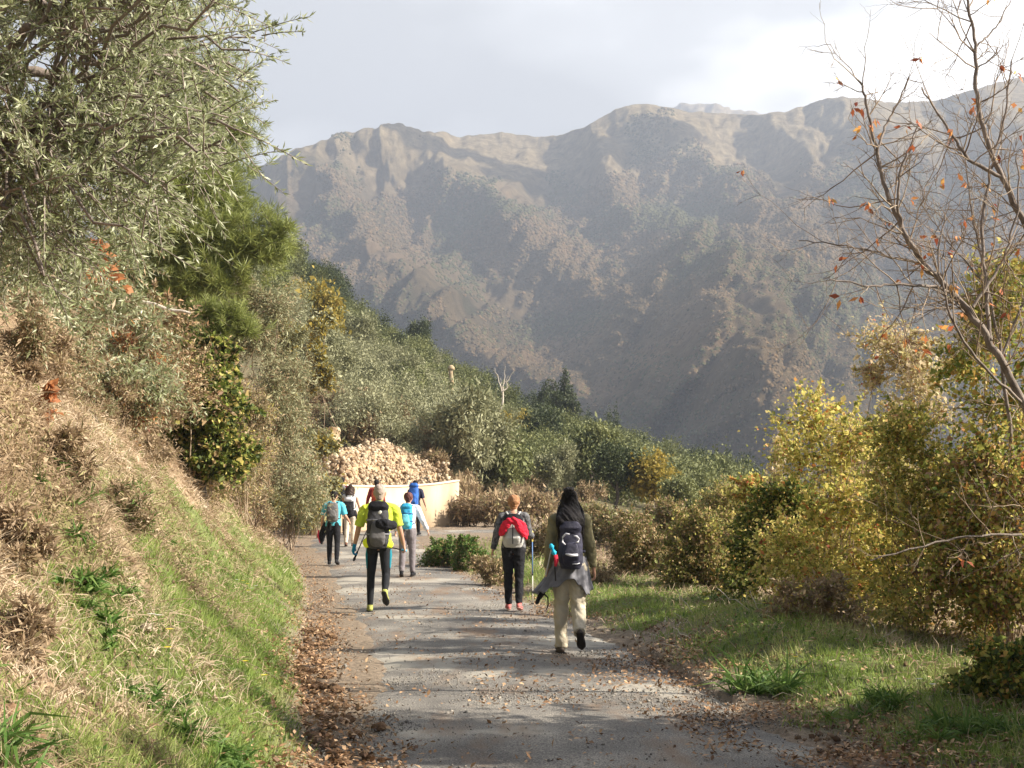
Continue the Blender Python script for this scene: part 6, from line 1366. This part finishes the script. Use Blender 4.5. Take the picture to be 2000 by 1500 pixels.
# 3. long-haired woman nearest the camera
Y0 = 13.0; x0 = px2x(1112, Y0); HH = 1.64; rz = R(0)
F = Fig(dict(lean=2, ll=(4, 5, 0, 1), rl=(-10, 46, 14, 0), la=(-6, 10, 8), ra=(-6, 12, 22), w=1.0, sh=0.9, curl={-1: 0.9, 1: 0.8}))
r_ = make_root('person', 'woman with long black hair, olive top and khaki trousers, nearest walker on the right', 'person', x0, Y0, HH, rz)
OLV = cmat('olive_top_fabric', (0.2, 0.18, 0.1), 0.85, 0.25, 0.2, 9)
F.body(SKIN, r_, 0.006); F.shirt(OLV, r_, 'long', 0.02, wr=0.016, name='top')
F.trousers(cmat('khaki_fabric', (0.5, 0.445, 0.34), 0.85, 0.25, 0.12, 8), r_, (0.016, 0.02, 0.02), wr=0.017, cut=0.98)
F.shoes(cmat('dark_boot', (0.07, 0.055, 0.045), 0.75, 0.3, 0.3, 20), M['sole'], r_, boot=True)
F.strands(DHAIR, r_, 620, 0.60, 1.12, 11, wave=0.012, r=0.003, back=0.16)
NAVY = cmat('navy_pack_fabric', (0.03, 0.03, 0.055), 0.65, 0.35, 0.35, 10, 0.35); WTRIM = cmat('white_trim', (0.62, 0.62, 0.66), 0.5, 0, 0.05)
bp_ = backpack(F, x0, Y0, HH, rz, 'navy backpack with white reflective trim on the long-haired woman', NAVY, w=0.26, h=0.46, d=0.17, top=1.37, strapm=NAVY, bands=False, seed=9)
for sd, pts_ in ((-1, ((-0.015, 1.285), (-0.055, 1.29), (-0.088, 1.255), (-0.09, 1.205), (-0.06, 1.175))), (1, ((0.03, 1.27), (0.06, 1.262), (0.082, 1.235), (0.078, 1.205), (0.05, 1.20)))):
    P = F.up(np.array([(a_, -0.352 + 0.03 * abs(a_) / 0.09, b_ - 0.02) for a_, b_ in pts_])); G().add(*loft(P, np.array([0.006, 0.011, 0.012, 0.011, 0.006]), 0.004, xa=(0.3, 0, 1), n=8)).build('trim', WTRIM, bp_, True)
P = F.up(A((-0.06, -0.352, 1.06), (0, -0.363, 1.045), (0.07, -0.352, 1.05))); G().add(*loft(P, [0.008, 0.015, 0.012], 0.006, xa=(0, 0, 1), n=8)).build('reflective_band', WTRIM, bp_, True)
P = F.up(A((0.01, -0.345, 0.955), (0.06, -0.34, 0.955), (0.09, -0.325, 0.965))); G().add(*loft(P, 0.004, 0.004, xa=(0, 0, 1), n=8)).build('lower_trim', WTRIM, bp_, True)
# grey jacket tied at the waist, swinging to one side
jk = make_root('grey_jacket', 'grey jacket tied round the waist of the long-haired woman', 'jacket', x0, Y0, HH, rz)
nA_, nB_ = 90, 24; V = []; a = np.linspace(-0.20 * np.pi, 1.24 * np.pi, nA_)
for j in range(nB_):
    v = j / (nB_ - 1)
    for i, t_ in enumerate(a):
        cx, cy = math.cos(t_), -math.sin(t_)
        left = sstep(0.1, -1, cx); right = sstep(0.2, 1.0, cx)
        L = 0.27 + 0.012 * math.sin(t_ * 17) + 0.20 * float(left) * 0.55 + 0.16 * float(right) * (1 - float(sstep(0.8, 1, cx)) * 0.5) - 0.05 * math.exp(-(cx / 0.28) ** 2)
        rr = 1 + 0.36 * v + (0.07 * math.sin(t_ * 8 + v * 2) + 0.04 * math.sin(t_ * 19 - v * 3)) * v ** 0.7
        V.append((cx * 0.175 * rr - 0.16 * v * v * float(left), cy * 0.135 * rr - 0.01, 1.03 + F.dz - L * v + 0.008 * math.sin(t_ * 13)))
V = np.array(V); idx = np.arange(len(V)).reshape(nB_, nA_); cl = link('cloth', mesh('cloth', V, np.stack([idx[:-1, :-1], idx[:-1, 1:], idx[1:, 1:], idx[1:, :-1]], -1).reshape(-1, 4), True), cmat('grey_jacket_fabric', (0.17, 0.17, 0.19), 0.8, 0.25, 0.3, 12), jk)
so = cl.modifiers.new('thick', 'SOLIDIFY'); so.thickness = 0.012
P = A((-0.20, 0.02, 0.86), (-0.27, -0.03, 0.70), (-0.33, -0.04, 0.6), (-0.36, -0.04, 0.54)); P[:, 2] += F.dz; g = G().add(*loft(P, [0.04, 0.035, 0.03, 0.02], [0.02, 0.02, 0.018, 0.012], xa=(1, 0, 0), n=12, rnd=True)); remesh(g, 0.008, 'sleeve', BLK, jk, 2, 0.008, 3, 20)
P = A((-0.30, -0.04, 0.66), (-0.24, -0.05, 0.60), (-0.235, -0.05, 0.52), (-0.255, -0.05, 0.47)); P[:, 2] += F.dz; G().add(*tube(P, 0.010, 0.006, 6)).build('drawstring', BLK, jk, True)
CY = cmat('cyan_grip', (0.03, 0.45, 0.68), 0.5, 0.05, 0.1)
tp_ = make_root('folded_poles', 'folded poles with two round light blue knobs in the side of the navy backpack', 'trekking poles', x0, Y0, HH, rz)
for i, (cx, cz) in enumerate(((-0.205, 1.135), (-0.18, 1.075))):
    c0 = F.up(A(cx, -0.31, cz)); G().add(*loft(np.array([c0 + A(-0.004, 0, 0.012), c0, c0 - A(-0.004, 0, 0.012)]), [0.021, 0.03, 0.021], n=14, rnd=True)).build('knob', CY, tp_, True)
    G().add(*tube(np.array([c0 - A(0, 0, 0.02), c0 + A(0.02 if i else -0.06, 0.1, -0.3)]), 0.008, 0.007, 6)).build('shaft', M['blackgear'] if i else M['steel'], tp_, True)
P = F.up(A((-0.165, -0.325, 1.05), (-0.155, -0.33, 0.99), (-0.165, -0.33, 0.93))); G().add(*loft(P, [0.02, 0.024, 0.012], [0.008, 0.008, 0.006], xa=(1, 0, 0), n=10)).build('red_strap', cmat('red_strap', (0.6, 0.03, 0.06), 0.7, 0.1, 0.1), tp_, True)

# 4. woman in white with the blue pack
Y0 = 25.4; x0 = px2x(797, Y0); HH = 1.64; rz = R(-3)
F = Fig(dict(lean=8, ll=(-6, 10, 0, 1), rl=(4, 3, 0, 2), la=(5, 12, 30), ra=(-2, 26, 32), w=1.0, sh=1.04))
r_ = make_root('person', 'walker in white long-sleeved top and grey trousers beside the man in yellow', 'person', x0, Y0, HH, rz)
F.body(SKIN, r_, 0.009); F.shirt(cmat('white_top_fabric', (0.68, 0.68, 0.7), 0.8, 0.15, 0.08), r_, 'long', 0.022, vox=0.01, wr=0.008, name='top')
F.trousers(cmat('grey_trouser_fabric', (0.19, 0.17, 0.18), 0.85, 0.2, 0.15), r_, (0.014, 0.016, 0.014), vox=0.01, wr=0.006); F.shoes(BLK, M['sole'], r_, boot=True, vox=0.009)
F.shorthair(cmat('auburn_hair', (0.11, 0.03, 0.02), 0.5, 0.4, 0.4, 50, 0.4), r_, 0.01, puff=1.14, seed=6)
backpack(F, x0, Y0, HH, rz, 'bright blue backpack on the walker in white', cmat('bright_blue_fabric', (0.03, 0.36, 0.62), 0.65, 0.3, 0.3, 12, 0.35), w=0.26, h=0.5, d=0.2, top=1.46, vox=0.01, strapm=cmat('dark_blue_strap', (0.03, 0.1, 0.22), 0.7, 0.1), pocketm=cmat('cyan_fabric', (0.15, 0.55, 0.65), 0.65, 0.3, 0.25, 12), seed=11)

# 5. walker in teal
Y0 = 29.2; x0 = px2x(653, Y0); HH = 1.66; rz = R(1)
F = Fig(dict(lean=5, ll=(4, 6, 0, 0), rl=(-8, 16, 8, 3), la=(2, 14, 22), ra=(-2, 20, 60), w=1.0, sh=1.02))
r_ = make_root('person', 'dark-haired walker in turquoise T-shirt at the left edge of the road', 'person', x0, Y0, HH, rz)
F.body(SKIN, r_, 0.009); F.shirt(cmat('turquoise_fabric', (0.1, 0.48, 0.6), 0.8, 0.2, 0.1), r_, 'short', 0.024, vox=0.01, wr=0.008, lo=0.9)
F.trousers(BLK, r_, (0.012, 0.01, 0.01), vox=0.01, wr=0.005); F.shoes(BLK, M['sole'], r_, vox=0.009); F.shorthair(DHAIR, r_, 0.01, puff=1.06, seed=8)
backpack(F, x0, Y0, HH, rz, 'dark grey daypack on the walker in turquoise', GREYP, w=0.29, h=0.44, d=0.17, top=1.44, vox=0.01, strapm=BLK, bands=False, lidm=False, seed=12)
hj = make_root('jacket', 'black and red jacket carried in the left hand of the walker in turquoise', 'jacket', x0, Y0, HH, rz); gp_ = F.arms[-1]['grip']
g = G(); g.add(*loft(np.array([gp_ + A(0.04, -0.02, 0.16), gp_ + A(0.03, -0.02, 0.02), gp_ + A(0.0, 0, -0.14), gp_ + A(-0.02, 0, -0.28), gp_ + A(-0.01, 0, -0.34)]), [0.03, 0.07, 0.09, 0.06, 0.02], [0.03, 0.05, 0.05, 0.04, 0.015], xa=(1, 0, 0), rnd=True)); remesh(g, 0.01, 'cloth', BLK, hj, 2, 0.015, 4, 18)
g = G(); g.add(*loft(np.array([gp_ + A(-0.09, -0.01, -0.04), gp_ + A(-0.1, -0.01, -0.16), gp_ + A(-0.05, 0, -0.33)]), [0.02, 0.025, 0.015], xa=(1, 0, 0), rnd=True)); remesh(g, 0.01, 'lining', cmat('red_lining', (0.75, 0.05, 0.1), 0.7, 0.1, 0.1), hj, 1)

# 6. woman with pale trousers
Y0 = 35.0; x0 = px2x(685, Y0); HH = 1.66; rz = R(-2)
F = Fig(dict(lean=3, ll=(-5, 8, 4, 0), rl=(6, 4, 0, 0), la=(6, 8, 20), ra=(-4, 18, 20), w=1.0, sh=0.96))
r_ = make_root('person', 'woman with loose brown hair and pale trousers ahead of the walker in turquoise', 'person', x0, Y0, HH, rz)
F.body(SKIN, r_, 0.011, False); F.shirt(cmat('white_vest_fabric', (0.6, 0.6, 0.6), 0.8, 0.1, 0.1), r_, 'none', 0.016, vox=0.012, name='vest')
F.trousers(cmat('pale_trouser_fabric', (0.6, 0.52, 0.42), 0.85, 0.1, 0.1), r_, (0.014, 0.014, 0.014), vox=0.012); F.shoes(cmat('brown_shoe', (0.13, 0.06, 0.04), 0.8, 0.2, 0.3), M['sole'], r_, vox=0.01)
F.strands(BHAIR, r_, 130, 0.24, 1.15, 12, wave=0.015, r=0.004)
backpack(F, x0, Y0, HH, rz, 'black backpack with a white top band on the woman with pale trousers', BLK, w=0.30, h=0.48, d=0.18, top=1.36, vox=0.012, lidm=WTRIM, bands=False, seed=13)
jj = make_root('tied_jacket', 'black jacket tied at the hips of the woman with pale trousers', 'jacket', x0, Y0, HH, rz)
g = G(); g.add(*loft(np.array([F.hipc + A(0, -0.02, 0.08), F.hipc + A(0.02, -0.03, 0), F.hipc + A(0.06, -0.04, -0.1)]), [0.175, 0.195, 0.17], [0.13, 0.15, 0.1], xa=(1, 0, 0))); g.add(*loft(np.array([F.hipc + A(0.15, 0, 0), F.hipc + A(0.25, 0, -0.16)]), [0.05, 0.03], rnd=True)); remesh(g, 0.011, 'cloth', BLK, jj, 2, 0.01, 3, 18)

# 7-9. the three farthest walkers at the bend
def far_walker(px, Y0, HH, label, packlabel, topm, legm, hairm, packm, sleeve, pose, pw=(0.3, 0.5, 0.2, 1.46), puff=1.04, rz=0.0, lid=None):
    x0 = px2x(px, Y0); F = Fig(pose); r_ = make_root('person', label, 'person', x0, Y0, HH, rz)
    F.body(SKIN, r_, 0.011, False); F.shirt(topm, r_, sleeve, 0.02, vox=0.012); F.trousers(legm, r_, (0.012, 0.012, 0.012), vox=0.012); F.shoes(BLK, M['sole'], r_, vox=0.01); F.shorthair(hairm, r_, 0.011, puff=puff)
    backpack(F, x0, Y0, HH, rz, packlabel, packm, *pw, vox=0.012, bands=False, strapm=BLK, lidm=lid, seed=14)
far_walker(669, 40.5, 1.8, 'man in burgundy jacket farthest left at the bend', 'dark backpack with grey top on the man in burgundy', cmat('burgundy_fabric', (0.12, 0.025, 0.035), 0.8, 0.2, 0.2), BLK, DHAIR, BLK, 'long', dict(lean=3, sh=1.06), puff=1.0, lid=GREYP)
far_walker(736, 41, 1.72, 'dark-haired walker in red top partly hidden behind the man in yellow', 'red backpack of the walker half hidden behind the man in yellow', cmat('dark_red_fabric', (0.3, 0.04, 0.04), 0.8, 0.2, 0.2), BLK, DHAIR, cmat('orange_red_pack', (0.55, 0.09, 0.05), 0.7, 0.3, 0.2), 'long', dict(lean=3, ra=(5, 10, 15), la=(0, 18, 20)), pw=(0.27, 0.42, 0.17, 1.47))
far_walker(811, 40.5, 1.72, 'walker in dark clothes with the big blue pack in front of the pale wall', 'tall royal blue backpack with rain cover in front of the pale wall', cmat('dark_navy_fabric', (0.03, 0.035, 0.06), 0.8, 0.2, 0.2), BLK, DHAIR, cmat('royal_blue_fabric', (0.03, 0.12, 0.42), 0.6, 0.3, 0.25, 9), 'short', dict(lean=6, ra=(0, 18, 20), la=(0, 12, 10), rl=(8, 4, 0), ll=(-8, 10, 4)), pw=(0.33, 0.72, 0.24, 1.6), rz=R(-8))
# added unseen clouds, one up the sun's line from each wanted shadow patch
HAZE = 0.00036
for i, (px, py, w, h) in enumerate([(640, 430, 160, 85), (990, 430, 150, 120), (1290, 560, 80, 70), (1400, 640, 90, 90), (1640, 600, 150, 60), (1340, 740, 110, 60), (1800, 280, 150, 60), (1900, 470, 130, 110)]):
    r_ = float(np.interp(px, RID[:, 0], RID[:, 1])); shade_cloud(px, py, 900 + 1500 * (1010 - py) / (1010 - r_), w * 0.9, h * 0.9, 300 + i)
# unused prototypes go
for (k_, v_) in [(k_, v_) for k_ in PROTO for v_ in (0, 1) if (k_, v_) not in used_proto]:
    o = PROTO[k_][v_]
    for ch in list(o.children): bpy.data.objects.remove(ch)
    bpy.data.objects.remove(o)
# ------------------------------------------------------------------ the air: one closed box of even haze
hx0, hx1, hy0, hy1, hz0, hz1 = -2600.0, 3600.0, -60.0, 3900.0, -120.0, 1180.0
V = np.array([(x_, y_, z_) for z_ in (hz0, hz1) for y_ in (hy0, hy1) for x_ in (hx0, hx1)])
Qh = np.array([(0, 2, 3, 1), (4, 5, 7, 6), (0, 1, 5, 4), (1, 3, 7, 5), (3, 2, 6, 7), (2, 0, 4, 6)])
m, t = newmat('haze_air'); o = t.nodes.new('ShaderNodeOutputMaterial'); pv = t.nodes.new('ShaderNodeVolumePrincipled')
pv.inputs['Color'].default_value = (0.74, 0.83, 1.0, 1); pv.inputs['Density'].default_value = HAZE; pv.inputs['Anisotropy'].default_value = 0.2
t.links.new(pv.outputs[0], o.inputs['Volume'])
tag(link('haze', mesh('haze', V, Qh), m), 'pale blue haze filling the valley', 'haze', kind='stuff')
